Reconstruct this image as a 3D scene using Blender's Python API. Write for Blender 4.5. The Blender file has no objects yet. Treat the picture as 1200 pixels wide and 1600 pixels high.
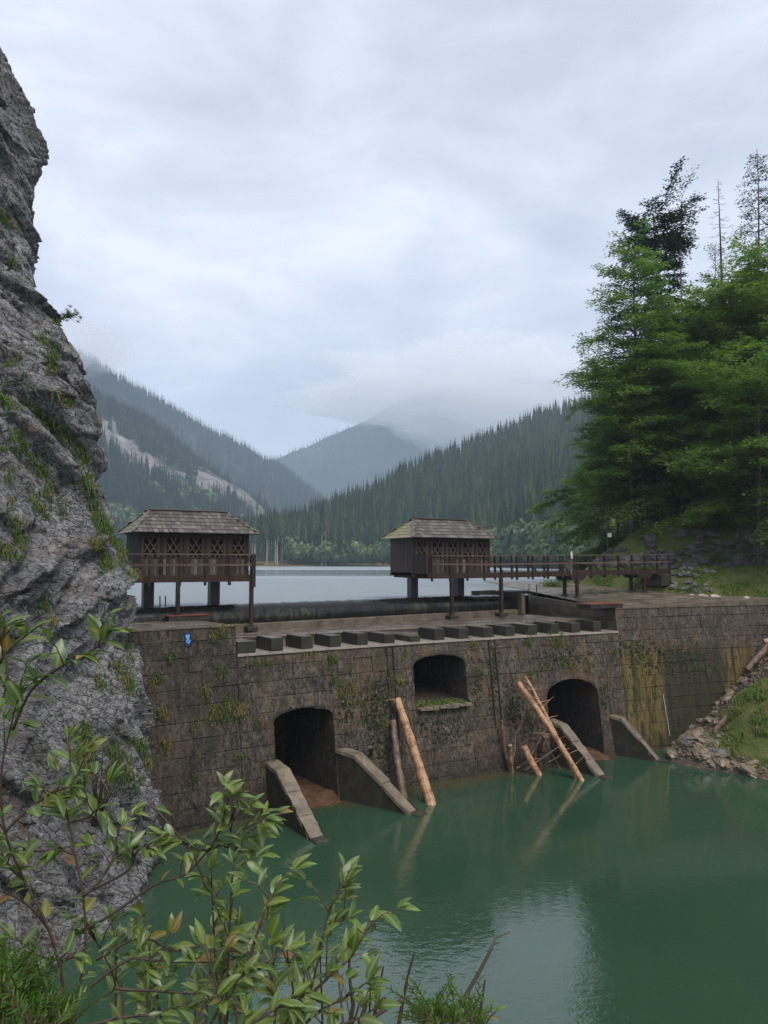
import bpy, math, random
import numpy as np
from mathutils import Vector, Matrix, noise as mnoise
from mathutils.bvhtree import BVHTree

random.seed(7); rng = np.random.default_rng(7)
SC = bpy.context.scene
COL = SC.collection
R = math.radians

# ------------------------------------------------------------------ camera
F = 1200.0                      # focal length in pixels of the 1200 x 1600 photograph
PITCH = math.atan(78 / 1200)
cam_d = bpy.data.cameras.new('camera'); cam = bpy.data.objects.new('camera', cam_d); COL.objects.link(cam)
cam_d.sensor_fit = 'VERTICAL'; cam_d.sensor_height = 36; cam_d.lens = 27
cam_d.clip_start = 0.05; cam_d.clip_end = 20000
cam.location = (0, 0, 0); cam.rotation_euler = (math.pi / 2 + PITCH, 0, 0)
SC.camera = cam

# ------------------------------------------------------------------ world, sun, exposure
SUN_EL, SUN_AZ = 55, 148         # azimuth clockwise from +Y (the way the camera looks)
world = bpy.data.worlds.new('World'); SC.world = world; world.use_nodes = True
wn = world.node_tree; wn.nodes.clear()
def wnode(t, **k):
    n = wn.nodes.new(t)
    for a, b in k.items(): setattr(n, a, b)
    return n
w_out = wnode('ShaderNodeOutputWorld'); w_bg = wnode('ShaderNodeBackground'); w_bg.inputs['Strength'].default_value = 0.12
w_sky = wnode('ShaderNodeTexSky', sky_type='NISHITA'); w_sky.sun_disc = False
w_sky.sun_elevation = R(SUN_EL); w_sky.sun_rotation = R(SUN_AZ); w_sky.altitude = 600
w_tc = wnode('ShaderNodeTexCoord')
w_map = wnode('ShaderNodeMapping'); w_map.inputs['Scale'].default_value = (1.3, 1.3, 3.2); w_map.inputs['Rotation'].default_value = (0.0, 0.12, 0.5)
w_n1 = wnode('ShaderNodeTexNoise'); w_n1.inputs['Scale'].default_value = 2.0; w_n1.inputs['Detail'].default_value = 7; w_n1.inputs['Roughness'].default_value = 0.57; w_n1.inputs['Distortion'].default_value = 0.35
w_r1 = wnode('ShaderNodeValToRGB')
for e, (p, c) in zip([w_r1.color_ramp.elements[0], w_r1.color_ramp.elements[1]], [(0.36, (0.45, 0.475, 0.55)), (0.64, (0.78, 0.79, 0.84))]):
    e.position = p; e.color = (*c, 1)
e = w_r1.color_ramp.elements.new(0.5); e.color = (0.585, 0.615, 0.70, 1)
w_gain = wnode('ShaderNodeMix', data_type='RGBA', blend_type='MULTIPLY'); w_gain.inputs['Factor'].default_value = 1
w_gain.inputs[7].default_value = (6.3, 6.25, 6.3, 1)
w_mix = wnode('ShaderNodeMix', data_type='RGBA'); w_mix.inputs['Factor'].default_value = 0.97
L = wn.links.new
L(w_tc.outputs['Generated'], w_map.inputs[0]); L(w_map.outputs[0], w_n1.inputs['Vector']); L(w_n1.outputs['Fac'], w_r1.inputs[0])
L(w_r1.outputs[0], w_gain.inputs[6]); L(w_sky.outputs[0], w_mix.inputs[6]); L(w_gain.outputs[2], w_mix.inputs[7])
L(w_mix.outputs[2], w_bg.inputs['Color']); L(w_bg.outputs[0], w_out.inputs['Surface'])

sun_d = bpy.data.lights.new('sun', 'SUN'); sun_d.energy = 1.5; sun_d.angle = R(32); sun_d.color = (1.0, 0.93, 0.83)
sun = bpy.data.objects.new('sun', sun_d); COL.objects.link(sun)
_s = Vector((math.sin(R(SUN_AZ)) * math.cos(R(SUN_EL)), math.cos(R(SUN_AZ)) * math.cos(R(SUN_EL)), math.sin(R(SUN_EL))))
sun.rotation_euler = _s.to_track_quat('Z', 'Y').to_euler()

vs = SC.view_settings; vs.view_transform = 'Standard'; vs.look = 'None'; vs.gamma = 1; vs.exposure = 1.0; vs.use_curve_mapping = False
cy = SC.cycles
SC.render.engine = 'CYCLES'
cy.max_bounces = 14; cy.diffuse_bounces = 6; cy.glossy_bounces = 4; cy.transmission_bounces = 4; cy.transparent_max_bounces = 16; cy.volume_bounces = 8
cy.use_denoising = True; cy.denoiser = 'OPENIMAGEDENOISE'; cy.denoising_input_passes = 'RGB_ALBEDO_NORMAL'; cy.denoising_prefilter = 'NONE'; cy.caustics_reflective = False; cy.caustics_refractive = False; cy.use_adaptive_sampling = True; cy.adaptive_threshold = 0.008

# ------------------------------------------------------------------ helpers
def ray(px, py):
    xc = (px - 600) / F; yc = (800 - py) / F; c, s = math.cos(PITCH), math.sin(PITCH)
    return Vector((xc, c - yc * s, s + yc * c))
def at_z(px, py, z):
    d = ray(px, py); return d * (z / d.z)
def at_y(px, py, y):
    d = ray(px, py); return d * (y / d.y)
def rot2(a): return Vector((math.cos(a), math.sin(a), 0))
def lerp(a, b, t): return a + (b - a) * t

def tag(o, label=None, cat=None, group=None, kind=None):
    if label: o['label'] = label
    if cat: o['category'] = cat
    if group: o['group'] = group
    if kind: o['kind'] = kind
    return o
def thing(name, label, cat, loc=(0, 0, 0), group=None):
    o = bpy.data.objects.new(name, None); COL.objects.link(o); o.location = loc; o.empty_display_size = 0.3
    return tag(o, label, cat, group)
def abs_loc(o):
    v = Vector((0, 0, 0))
    while o is not None: v = v + o.location; o = o.parent
    return v
def new_mesh(name, verts, faces, mats, fm=None, smooth=False):
    me = bpy.data.meshes.new(name)
    me.from_pydata([tuple(v) for v in verts], [], faces)
    for m in (mats if isinstance(mats, (list, tuple)) else [mats]): me.materials.append(m)
    if fm: me.polygons.foreach_set('material_index', fm)
    if smooth: me.polygons.foreach_set('use_smooth', [True] * len(me.polygons))
    me.update(); return me
def np_mesh(name, V, Fq, mats, fm=None, smooth=False):
    """numpy verts (n,3), faces (m,k) of equal size k"""
    me = bpy.data.meshes.new(name); n, k = Fq.shape
    me.vertices.add(len(V)); me.vertices.foreach_set('co', np.ascontiguousarray(V, dtype=np.float32).ravel())
    me.loops.add(n * k); me.loops.foreach_set('vertex_index', np.ascontiguousarray(Fq, dtype=np.int32).ravel())
    me.polygons.add(n); me.polygons.foreach_set('loop_start', np.arange(0, n * k, k, dtype=np.int32)); me.polygons.foreach_set('loop_total', np.full(n, k, dtype=np.int32))
    for m in (mats if isinstance(mats, (list, tuple)) else [mats]): me.materials.append(m)
    if fm is not None: me.polygons.foreach_set('material_index', np.ascontiguousarray(fm, dtype=np.int32))
    if smooth: me.polygons.foreach_set('use_smooth', np.ones(n, dtype=bool))
    me.update(calc_edges=True); return me
def add(name, me, parent=None, loc=(0, 0, 0)):
    o = bpy.data.objects.new(name, me); COL.objects.link(o); o.location = loc
    if parent is not None: o.parent = parent
    return o

class MB:
    def __init__(s): s.v = []; s.f = []; s.m = []; s.mi = 0
    def poly(s, pts):
        b = len(s.v); s.v += [Vector(p) for p in pts]; s.f.append(list(range(b, b + len(pts)))); s.m.append(s.mi)
    def raw(s, vs_, fs_):
        b = len(s.v); s.v += [Vector(p) for p in vs_]
        for f in fs_: s.f.append([b + i for i in f]); s.m.append(s.mi)
    def box(s, c, size, ax=None, bev=0.0):
        """box centre c, full sizes, ax = 3 axis vectors"""
        X, Y, Z = ax if ax else (Vector((1, 0, 0)), Vector((0, 1, 0)), Vector((0, 0, 1)))
        c = Vector(c); a, b_, h = size[0] / 2, size[1] / 2, size[2] / 2
        if bev <= 0:
            vs_ = [c + X * (i * a) + Y * (j * b_) + Z * (k * h) for k in (-1, 1) for j in (-1, 1) for i in (-1, 1)]
            s.raw(vs_, [(0, 2, 3, 1), (4, 5, 7, 6), (0, 1, 5, 4), (2, 6, 7, 3), (0, 4, 6, 2), (1, 3, 7, 5)])
        else:
            vs_ = []
            for h_, q in ((-h, bev), (-h + bev, 0), (h - bev, 0), (h, bev)):
                for (i, j) in ((-1, -1), (1, -1), (1, 1), (-1, 1)):
                    vs_.append(c + X * (i * (a - q)) + Y * (j * (b_ - q)) + Z * h_)
            fs_ = [(3, 2, 1, 0), (12, 13, 14, 15)]
            for r in range(3):
                for k in range(4): fs_.append((r * 4 + k, r * 4 + (k + 1) % 4, r * 4 + 4 + (k + 1) % 4, r * 4 + 4 + k))
            s.raw(vs_, fs_)
    def bar(s, p, q, w, h, up=Vector((0, 0, 1)), bev=0.0):
        """bar from p to q, width w (sideways) and height h (along up)"""
        p, q = Vector(p), Vector(q); X = (q - p); l = X.length
        if l < 1e-6: return
        X = X / l; Y = up.cross(X)
        if Y.length < 1e-4: Y = Vector((1, 0, 0)).cross(X)
        Y.normalize(); Z = X.cross(Y)
        s.box((p + q) / 2, (l, w, h), (X, Y, Z), bev)
    def tube(s, pts, rad, n=8, caps=True, jit=0.0):
        pts = [Vector(p) for p in pts]; b0 = len(s.v); N = len(pts)
        u = None
        for i, p in enumerate(pts):
            t = (pts[min(i + 1, N - 1)] - pts[max(i - 1, 0)]); t.normalize()
            if u is None:
                u = t.cross(Vector((0, 0, 1)))
                if u.length < 1e-3: u = t.cross(Vector((1, 0, 0)))
            u = (u - t * u.dot(t)); u.normalize(); w = t.cross(u)
            r = rad[i] if hasattr(rad, '__len__') else rad
            for k in range(n):
                a = 2 * math.pi * k / n; rr = r * (1 + (random.uniform(-jit, jit) if jit else 0))
                s.v.append(p + (u * math.cos(a) + w * math.sin(a)) * rr)
        for i in range(N - 1):
            for k in range(n):
                s.f.append([b0 + i * n + k, b0 + i * n + (k + 1) % n, b0 + (i + 1) * n + (k + 1) % n, b0 + (i + 1) * n + k]); s.m.append(s.mi)
        if caps:
            s.f.append([b0 + k for k in reversed(range(n))]); s.m.append(s.mi)
            s.f.append([b0 + (N - 1) * n + k for k in range(n)]); s.m.append(s.mi)
    def build(s, name, mats, parent=None, smooth=False):
        if parent is not None: o = abs_loc(parent)
        else:
            xs = [v.x for v in s.v]; ys = [v.y for v in s.v]; zs = [v.z for v in s.v]
            o = Vector(((min(xs) + max(xs)) / 2, (min(ys) + max(ys)) / 2, min(zs)))
        me = new_mesh(name, [v - o for v in s.v], s.f, mats, s.m, smooth)
        return add(name, me, parent, (0, 0, 0) if parent is not None else o)

def copy_tree(o, parent=None):
    c = o.copy(); COL.objects.link(c)
    if parent is not None: c.parent = parent
    for ch in list(o.children): copy_tree(ch, c)
    return c

# ------------------------------------------------------------------ materials
def mat(name):
    m = bpy.data.materials.new(name); m.use_nodes = True; nt = m.node_tree; nt.nodes.clear()
    return m, nt
class N:
    """small node-building helper"""
    def __init__(s, name): s.m, s.nt = mat(name); s.out = s.nt.nodes.new('ShaderNodeOutputMaterial')
    def n(s, t, **k):
        nd = s.nt.nodes.new(t)
        for a, b in k.items():
            if a in nd.inputs: nd.inputs[a].default_value = b
            else: setattr(nd, a, b)
        return nd
    def l(s, a, b): s.nt.links.new(a, b)
    def pos(s, scale=(1, 1, 1), rot=(0, 0, 0), obj=False):
        g = s.n('ShaderNodeTexCoord').outputs['Object'] if obj else s.n('ShaderNodeNewGeometry').outputs['Position']
        mp = s.n('ShaderNodeMapping'); mp.inputs['Scale'].default_value = scale; mp.inputs['Rotation'].default_value = rot
        s.l(g, mp.inputs[0]); return mp.outputs[0]
    def strata(s, scale, rx=0.67):
        g = s.n('ShaderNodeNewGeometry').outputs['Position']; m1 = s.n('ShaderNodeMapping'); m1.inputs['Rotation'].default_value = (rx, 0, 0); m2 = s.n('ShaderNodeMapping'); m2.inputs['Scale'].default_value = scale
        s.l(g, m1.inputs[0]); s.l(m1.outputs[0], m2.inputs[0]); return m2.outputs[0]
    def noise(s, vec, scale, detail=4, rough=0.55, dist=0.0):
        t = s.n('ShaderNodeTexNoise'); t.inputs['Scale'].default_value = scale; t.inputs['Detail'].default_value = detail
        t.inputs['Roughness'].default_value = rough; t.inputs['Distortion'].default_value = dist
        if vec is not None: s.l(vec, t.inputs['Vector'])
        return t.outputs['Fac']
    def voro(s, vec, scale, feature='F1', out='Distance', rnd=1.0):
        t = s.n('ShaderNodeTexVoronoi'); t.feature = feature; t.inputs['Scale'].default_value = scale; t.inputs['Randomness'].default_value = rnd
        if vec is not None: s.l(vec, t.inputs['Vector'])
        return t.outputs[out]
    def ramp(s, fac, stops, mode='LINEAR'):
        r = s.n('ShaderNodeValToRGB'); cr = r.color_ramp; cr.interpolation = mode
        while len(cr.elements) < len(stops): cr.elements.new(0.5)
        for e, (p, c) in zip(cr.elements, stops):
            e.position = p; e.color = (*c, 1) if hasattr(c, '__len__') else (c, c, c, 1)
        s.l(fac, r.inputs[0]); return r.outputs[0]
    def mix(s, fac, a, b, mode='MIX'):
        x = s.n('ShaderNodeMix', data_type='RGBA', blend_type=mode)
        for i, v in ((0, fac), (6, a), (7, b)):
            if hasattr(v, 'links') or hasattr(v, 'is_linked'): s.l(v, x.inputs[i])
            elif i == 0: x.inputs[0].default_value = v
            else: x.inputs[i].default_value = (*v, 1)
        return x.outputs[2]
    def math(s, op, a, b=0.0, clamp=False):
        x = s.n('ShaderNodeMath', operation=op); x.use_clamp = clamp
        for i, v in ((0, a), (1, b)):
            if hasattr(v, 'is_linked'): s.l(v, x.inputs[i])
            else: x.inputs[i].default_value = v
        return x.outputs[0]
    def maprange(s, v, a, b, c=0.0, d=1.0):
        x = s.n('ShaderNodeMapRange'); s.l(v, x.inputs[0])
        for i, q in enumerate((a, b, c, d)): x.inputs[i + 1].default_value = q
        return x.outputs[0]
    def rand(s): return s.n('ShaderNodeObjectInfo').outputs['Random']
    def sep(s, vec):
        x = s.n('ShaderNodeSeparateXYZ'); s.l(vec, x.inputs[0]); return x.outputs
    def bump(s, h, strength=0.5, dist=0.02, nrm=None):
        b = s.n('ShaderNodeBump'); b.inputs['Strength'].default_value = strength; b.inputs['Distance'].default_value = dist
        s.l(h, b.inputs['Height'])
        if nrm is not None: s.l(nrm, b.inputs['Normal'])
        return b.outputs[0]
    def pbr(s, col, rough=0.7, nrm=None, spec=0.5, **k):
        p = s.n('ShaderNodeBsdfPrincipled')
        for nm, v in (('Base Color', col), ('Roughness', rough)):
            if hasattr(v, 'is_linked'): s.l(v, p.inputs[nm])
            else: p.inputs[nm].default_value = (*v, 1) if hasattr(v, '__len__') else v
        p.inputs['Specular IOR Level'].default_value = spec
        for a, b in k.items(): p.inputs[a].default_value = b
        if nrm is not None: s.l(nrm, p.inputs['Normal'])
        s.l(p.outputs[0], s.out.inputs['Surface']); return s.m

def m_cliff():
    a = N('limestone'); w = a.pos(); st = a.strata((1.5, 0.55, 1.9)); st2 = a.strata((1.3, 0.8, 1.5))
    big = a.noise(w, 0.35, 5, 0.6); fine = a.noise(st, 2.3, 9, 0.76, 0.7); tiny = a.noise(st2, 6.5, 9, 0.84, 1.2)
    c = a.ramp(fine, [(0.36, (0.08, 0.076, 0.073)), (0.44, (0.26, 0.25, 0.243)), (0.51, (0.44, 0.43, 0.42)), (0.60, (0.64, 0.63, 0.615))])
    c = a.mix(a.ramp(tiny, [(0.435, 0.95), (0.48, 0.0)]), c, (0.045, 0.043, 0.043)); c = a.mix(a.ramp(tiny, [(0.53, 0.0), (0.62, 0.8)]), c, (0.58, 0.57, 0.56))
    c = a.mix(a.ramp(big, [(0.36, 0.35), (0.56, 0.0)]), c, (0.14, 0.138, 0.145))
    band = a.noise(a.strata((0.5, 0.10, 1.1)), 0.9, 5, 0.6); c = a.mix(a.ramp(band, [(0.38, 0.5), (0.47, 0.0)]), c, (0.09, 0.088, 0.09))
    rust = a.noise(w, 0.9, 5, 0.65); c = a.mix(a.ramp(rust, [(0.54, 0.0), (0.66, 0.5)]), c, (0.25, 0.17, 0.10))
    moss = a.noise(st2, 0.7, 7, 0.75, 0.5); c = a.mix(a.ramp(moss, [(0.585, 0.0), (0.66, 0.65)]), c, (0.085, 0.10, 0.03))
    cr = a.voro(a.strata((1.2, 0.5, 1.6)), 2.4, 'DISTANCE_TO_EDGE'); crw = a.noise(w, 1.2, 3); c = a.mix(a.math('MULTIPLY', a.ramp(cr, [(0.0, 0.9), (0.05, 0.0)]), a.ramp(crw, [(0.42, 0.0), (0.55, 1.0)])), c, (0.03, 0.03, 0.032))
    c = a.mix(1.0, c, (0.97, 0.985, 1.02), 'MULTIPLY')
    h = a.math('ADD', fine, a.math('MULTIPLY', tiny, 0.7)); h = a.math('ADD', h, a.math('MULTIPLY', a.ramp(cr, [(0.0, 0.0), (0.09, 1.0)]), 0.35))
    return a.pbr(c, 0.68, a.bump(h, 1.0, 0.25), 0.35)

def m_damstone(name='dam_masonry', base=(0.165, 0.134, 0.102), var=1.0):
    a = N(name); w = a.pos(); streak = a.pos((2.2, 2.2, 0.3))
    r = a.rand()
    c = a.mix(r, tuple(x * 0.86 for x in base), tuple(x * 1.15 for x in base))
    n1 = a.noise(w, 0.9, 7, 0.7); c = a.mix(a.ramp(n1, [(0.40, 0.75), (0.58, 0.0)]), c, (0.042, 0.037, 0.035))
    n3 = a.noise(a.pos((1.3, 1.3, 0.8)), 6.5, 9, 0.82, 0.5); c = a.mix(a.ramp(n3, [(0.435, 0.95), (0.50, 0.0)]), c, (0.026, 0.021, 0.016)); c = a.mix(a.ramp(n3, [(0.54, 0.0), (0.63, 0.8)]), c, (0.33, 0.26, 0.19))
    s1 = a.noise(streak, 2.6, 7, 0.75, 0.3); c = a.mix(a.ramp(s1, [(0.46, 0.0), (0.62, 0.7)]), c, (0.026, 0.024, 0.023))
    s2 = a.noise(streak, 4.7, 6, 0.7); c = a.mix(a.ramp(s2, [(0.57, 0.0), (0.70, 0.6)]), c, (0.29, 0.24, 0.19))
    rs = a.noise(w, 0.55, 5, 0.65); c = a.mix(a.ramp(rs, [(0.50, 0.0), (0.66, 0.5)]), c, (0.16, 0.09, 0.05))
    ms = a.noise(w, 1.25, 8, 0.78, 0.4); c = a.mix(a.ramp(ms, [(0.55, 0.0), (0.64, 0.85)]), c, (0.048, 0.058, 0.016))
    # ochre and green run-off under the right-hand terrace
    x, y, z = a.sep(w)[:3]
    run = a.math('MULTIPLY', a.maprange(x, 12.1, 12.7), a.maprange(x, 21.5, 20.0)); run = a.math('MULTIPLY', run, a.maprange(z, -4.3, -5.0), True)
    st = a.noise(a.pos((3.2, 3.2, 0.05)), 1.35, 5, 0.65)
    oc = a.ramp(st, [(0.30, (0.028, 0.028, 0.018)), (0.42, (0.05, 0.055, 0.02)), (0.48, (0.15, 0.12, 0.024)), (0.55, (0.26, 0.16, 0.06)), (0.62, (0.06, 0.055, 0.02)), (0.75, (0.03, 0.03, 0.022))])
    mid = a.math('MULTIPLY', a.maprange(x, 14.6, 15.0), a.maprange(x, 19.0, 18.4), True); oc = a.mix(a.math('MULTIPLY', mid, 0.82), oc, (0.026, 0.030, 0.016))
    c = a.mix(a.math('MULTIPLY', run, a.ramp(n3, [(0.3, 0.7), (0.5, 1.0)])), c, oc)
    damp = a.math('MULTIPLY', a.math('ADD', a.maprange(x, -4.6, -6.4, 0.0, 0.45), a.math('MULTIPLY', a.maprange(x, 11.0, 14.0, 0.0, 0.25), 1.0)), a.ramp(n1, [(0.35, 1.0), (0.75, 0.55)])); c = a.mix(damp, c, (0.03, 0.025, 0.022))   # seepage by the cliff and under the right terrace
    wet = a.maprange(z, -8.6, -9.7, 0.0, 0.65); c = a.mix(wet, c, (0.03, 0.027, 0.02))
    h = a.math('ADD', a.math('MULTIPLY', n3, 1.0), a.math('MULTIPLY', n1, 0.8))
    return a.pbr(c, a.ramp(n1, [(0.3, 0.45), (0.7, 0.85)]), a.bump(h, 1.0, 0.12), 0.3)

def m_concrete(name, base, dark=(0.05, 0.045, 0.04), moss=0.0, rough=0.7):
    a = N(name); w = a.pos(); n1 = a.noise(w, 1.7, 6, 0.65); n2 = a.noise(w, 16, 6, 0.75)
    c = a.mix(a.ramp(n1, [(0.35, 0.75), (0.62, 0.0)]), base, dark)
    c = a.mix(a.ramp(n2, [(0.38, 0.6), (0.55, 0.0)]), c, dark)
    if moss: c = a.mix(a.math('MULTIPLY', a.ramp(a.noise(w, 2.3, 6, 0.7), [(0.48, 0.0), (0.62, 1.0)]), moss), c, (0.045, 0.055, 0.016))
    return a.pbr(c, rough, a.bump(a.math('ADD', n1, a.math('MULTIPLY', n2, 0.6)), 0.6, 0.03), 0.45)

def m_paving(name, base, rough=(0.12, 0.55), rnd=True):
    a = N(name); w = a.pos(); n1 = a.noise(w, 0.8, 5, 0.6); n2 = a.noise(w, 11, 6, 0.7)
    c = a.mix(a.rand(), tuple(x * 0.55 for x in base), tuple(x * 1.45 for x in base))
    c = a.mix(a.ramp(n2, [(0.36, 0.6), (0.6, 0.0)]), c, tuple(x * 0.35 for x in base))
    c = a.mix(a.ramp(n1, [(0.55, 0.0), (0.68, 0.6)]), c, (0.06, 0.065, 0.022))
    return a.pbr(c, a.ramp(n1, [(0.35, rough[0]), (0.62, rough[1])]), a.bump(n2, 0.5, 0.03), 0.5)

def m_timber(name, base, light, axis='z', rough=0.55, rnd=0.5):
    a = N(name); sc = {'z': (9, 9, 0.8), 'x': (0.8, 9, 9)}[axis]
    g = a.noise(a.pos(sc, obj=True), 2.6, 6, 0.65, 0.3); w = a.noise(a.pos(), 1.4, 4)
    c = a.ramp(g, [(0.30, tuple(x * 0.45 for x in base)), (0.5, base), (0.72, light)])
    c = a.mix(a.math('MULTIPLY', a.rand(), rnd), c, tuple(x * 0.35 for x in base))
    c = a.mix(a.ramp(w, [(0.45, 0.0), (0.7, 0.45)]), c, tuple(x * 0.5 for x in light))
    return a.pbr(c, rough, a.bump(g, 0.5, 0.01), 0.18)

def m_shingle():
    a = N('weathered_shingle'); g = a.noise(a.pos((14, 14, 5), obj=True), 2.0, 5, 0.65); w = a.noise(a.pos(), 0.8, 4)
    r = a.rand()
    c = a.ramp(r, [(0.0, (0.06, 0.049, 0.041)), (0.35, (0.095, 0.08, 0.067)), (0.7, (0.135, 0.115, 0.097)), (1.0, (0.22, 0.195, 0.165))])
    c = a.mix(a.ramp(g, [(0.40, 0.75), (0.58, 0.0)]), c, (0.04, 0.032, 0.027))
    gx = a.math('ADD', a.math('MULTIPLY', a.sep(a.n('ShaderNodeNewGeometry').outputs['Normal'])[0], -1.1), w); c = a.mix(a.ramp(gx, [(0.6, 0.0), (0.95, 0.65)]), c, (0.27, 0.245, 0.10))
    return a.pbr(c, 0.42, a.bump(g, 0.5, 0.01), 0.4)

def m_log(name, base, dark, light):
    a = N(name); w = a.pos((1, 1, 1), obj=True); n1 = a.noise(w, 3.0, 6, 0.7); n2 = a.noise(a.pos((7, 7, 7)), 3, 5, 0.7)
    c = a.ramp(n1, [(0.36, dark), (0.48, base), (0.66, light)]); c = a.mix(a.ramp(n2, [(0.38, 0.8), (0.52, 0.0)]), c, dark)
    return a.pbr(c, 0.5, a.bump(n2, 0.5, 0.02), 0.4)

def leaf_shader(a, col, trans=0.35, rough=0.4, gloss=0.12, tcol=None):
    d = a.n('ShaderNodeBsdfDiffuse'); t = a.n('ShaderNodeBsdfTranslucent'); g = a.n('ShaderNodeBsdfGlossy'); g.inputs['Roughness'].default_value = rough
    a.l(col, d.inputs[0]); tc = a.mix(1.0, col, tcol or (1.15, 1.35, 0.65), 'MULTIPLY'); a.l(tc, t.inputs[0])
    g.inputs[0].default_value = (0.85, 0.92, 1.0, 1)
    m1 = a.n('ShaderNodeMixShader'); m1.inputs[0].default_value = trans; a.l(d.outputs[0], m1.inputs[1]); a.l(t.outputs[0], m1.inputs[2])
    m2 = a.n('ShaderNodeMixShader'); m2.inputs[0].default_value = gloss; a.l(m1.outputs[0], m2.inputs[1]); a.l(g.outputs[0], m2.inputs[2])
    a.l(m2.outputs[0], a.out.inputs['Surface']); return a.m

def m_foliage(name, c0, c1, c2, scale=0.5, trans=0.35, gloss=0.04, island=True):
    a = N(name); n1 = a.noise(a.pos(), scale, 4, 0.6)
    c = a.ramp(n1, [(0.34, c0), (0.48, c1), (0.62, c2)])
    if island:
        g = a.n('ShaderNodeNewGeometry'); c = a.mix(a.math('MULTIPLY', g.outputs['Random Per Island'], 0.55), c, tuple(x * 0.6 for x in c1))
    return leaf_shader(a, c, trans, 0.45, gloss)

def m_grass(name, green, straw, k=0.5):
    a = N(name); g = a.n('ShaderNodeNewGeometry'); n1 = a.noise(a.pos(), 1.3, 4, 0.6)
    c = a.mix(a.ramp(n1, [(k - 0.08, 0.0), (k + 0.1, 1.0)]), green, straw)
    c = a.mix(a.math('MULTIPLY', g.outputs['Random Per Island'], 0.6), c, tuple(x * 0.5 for x in green))
    return leaf_shader(a, c, 0.3, 0.5, 0.03)

def m_soil(name, c0, c1, c2, scale=1.2, h=0.12):
    a = N(name); n1 = a.noise(a.pos(), scale, 7, 0.7); n2 = a.noise(a.pos(), scale * 9, 6, 0.75)
    c = a.ramp(n1, [(0.35, c0), (0.5, c1), (0.66, c2)]); c = a.mix(a.ramp(n2, [(0.38, 0.65), (0.55, 0.0)]), c, tuple(x * 0.4 for x in c0))
    return a.pbr(c, 0.8, a.bump(a.math('ADD', n1, n2), 0.8, h), 0.25)

def m_forest(name, c0, c1, c2, scale, rock=None, far=False):
    a = N(name); n1 = a.noise(a.pos((1, 1, 0.4)), scale, 6, 0.7)
    c = a.ramp(n1, [(0.35, c0), (0.52, c1), (0.7, c2)])
    if rock:
        at = a.n('ShaderNodeAttribute'); at.attribute_name = 'rock'
        rr = a.noise(a.pos((1, 1, 0.5)), 0.035, 7, 0.75); rr2 = a.noise(a.pos((1, 1, 0.6)), 0.09, 8, 0.8, 0.6); rr = a.math('ADD', a.math('MULTIPLY', rr, 0.4), a.math('MULTIPLY', rr2, 0.6)); rc = a.ramp(rr, [(0.40, tuple(x * 0.12 for x in rock)), (0.49, tuple(x * 0.6 for x in rock)), (0.58, rock), (0.68, tuple(x * 1.35 for x in rock))])
        c = a.mix(at.outputs['Fac'], c, rc)
    return a.pbr(c, 0.95, a.bump(n1, 0.8, 3.0 if far else 1.0), 0.1)

def m_spruce(name, c0, c1):
    a = N(name); oi = a.n('ShaderNodeObjectInfo').outputs['Random']; g = a.n('ShaderNodeNewGeometry'); n1 = a.noise(a.pos(), 0.06, 3)
    at = a.n('ShaderNodeAttribute'); at.attribute_name = 'tree'; tv = a.math('ADD', at.outputs['Fac'], a.math('MULTIPLY', a.math('LESS_THAN', at.outputs['Fac'], 0.001), oi))
    f = a.math('ADD', a.math('MULTIPLY', tv, 0.65), a.math('MULTIPLY', a.noise(a.pos(), 0.25, 3), 0.5)); c = a.ramp(f, [(0.25, c0), (0.6, tuple((x + y) / 2 for x, y in zip(c0, c1))), (0.8, c1), (0.86, tuple(x * y for x, y in zip(c1, (1.7, 1.35, 1.0)))), (0.9, (0.09, 0.075, 0.055))])
    return a.pbr(c, 0.9, None, 0.15)

def m_pool():
    a = N('green_pool_water'); w = a.pos()
    n = a.noise(a.pos((1.1, 1.6, 1)), 2.6, 3, 0.55, 0.3); n2 = a.noise(w, 11, 2, 0.5)
    big = a.noise(w, 0.16, 2)                                      # gusts roughen parts of the surface
    drops = a.ramp(a.voro(w, 2.6), [(0.0, 1.0), (0.06, 0.0)])
    h = a.math('ADD', a.math('MULTIPLY', n, 0.55), a.math('MULTIPLY', n2, 0.16)); h = a.math('MULTIPLY', h, a.ramp(big, [(0.36, 0.35), (0.62, 1.0)])); h = a.math('ADD', h, a.math('MULTIPLY', drops, 0.35))
    c = a.mix(a.ramp(a.noise(w, 0.12, 3), [(0.35, 0.0), (0.65, 1.0)]), (0.023, 0.056, 0.031), (0.029, 0.067, 0.038))
    x, y, z = a.sep(w)[:3]; sd = a.math('ADD', a.math('MULTIPLY', x, 0.5), a.math('MULTIPLY', y, -0.86)); sd = a.math('ADD', sd, a.math('MULTIPLY', a.noise(w, 0.9, 4, 0.6), -0.9))
    c = a.mix(a.math('MULTIPLY', a.maprange(sd, -27.55, -28.6), 0.75), c, (0.075, 0.055, 0.026))     # shallow silt shelf along the foot of the wall
    return a.pbr(c, 0.03, a.bump(h, 0.34, 0.05), 0.5, IOR=1.75)
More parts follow.
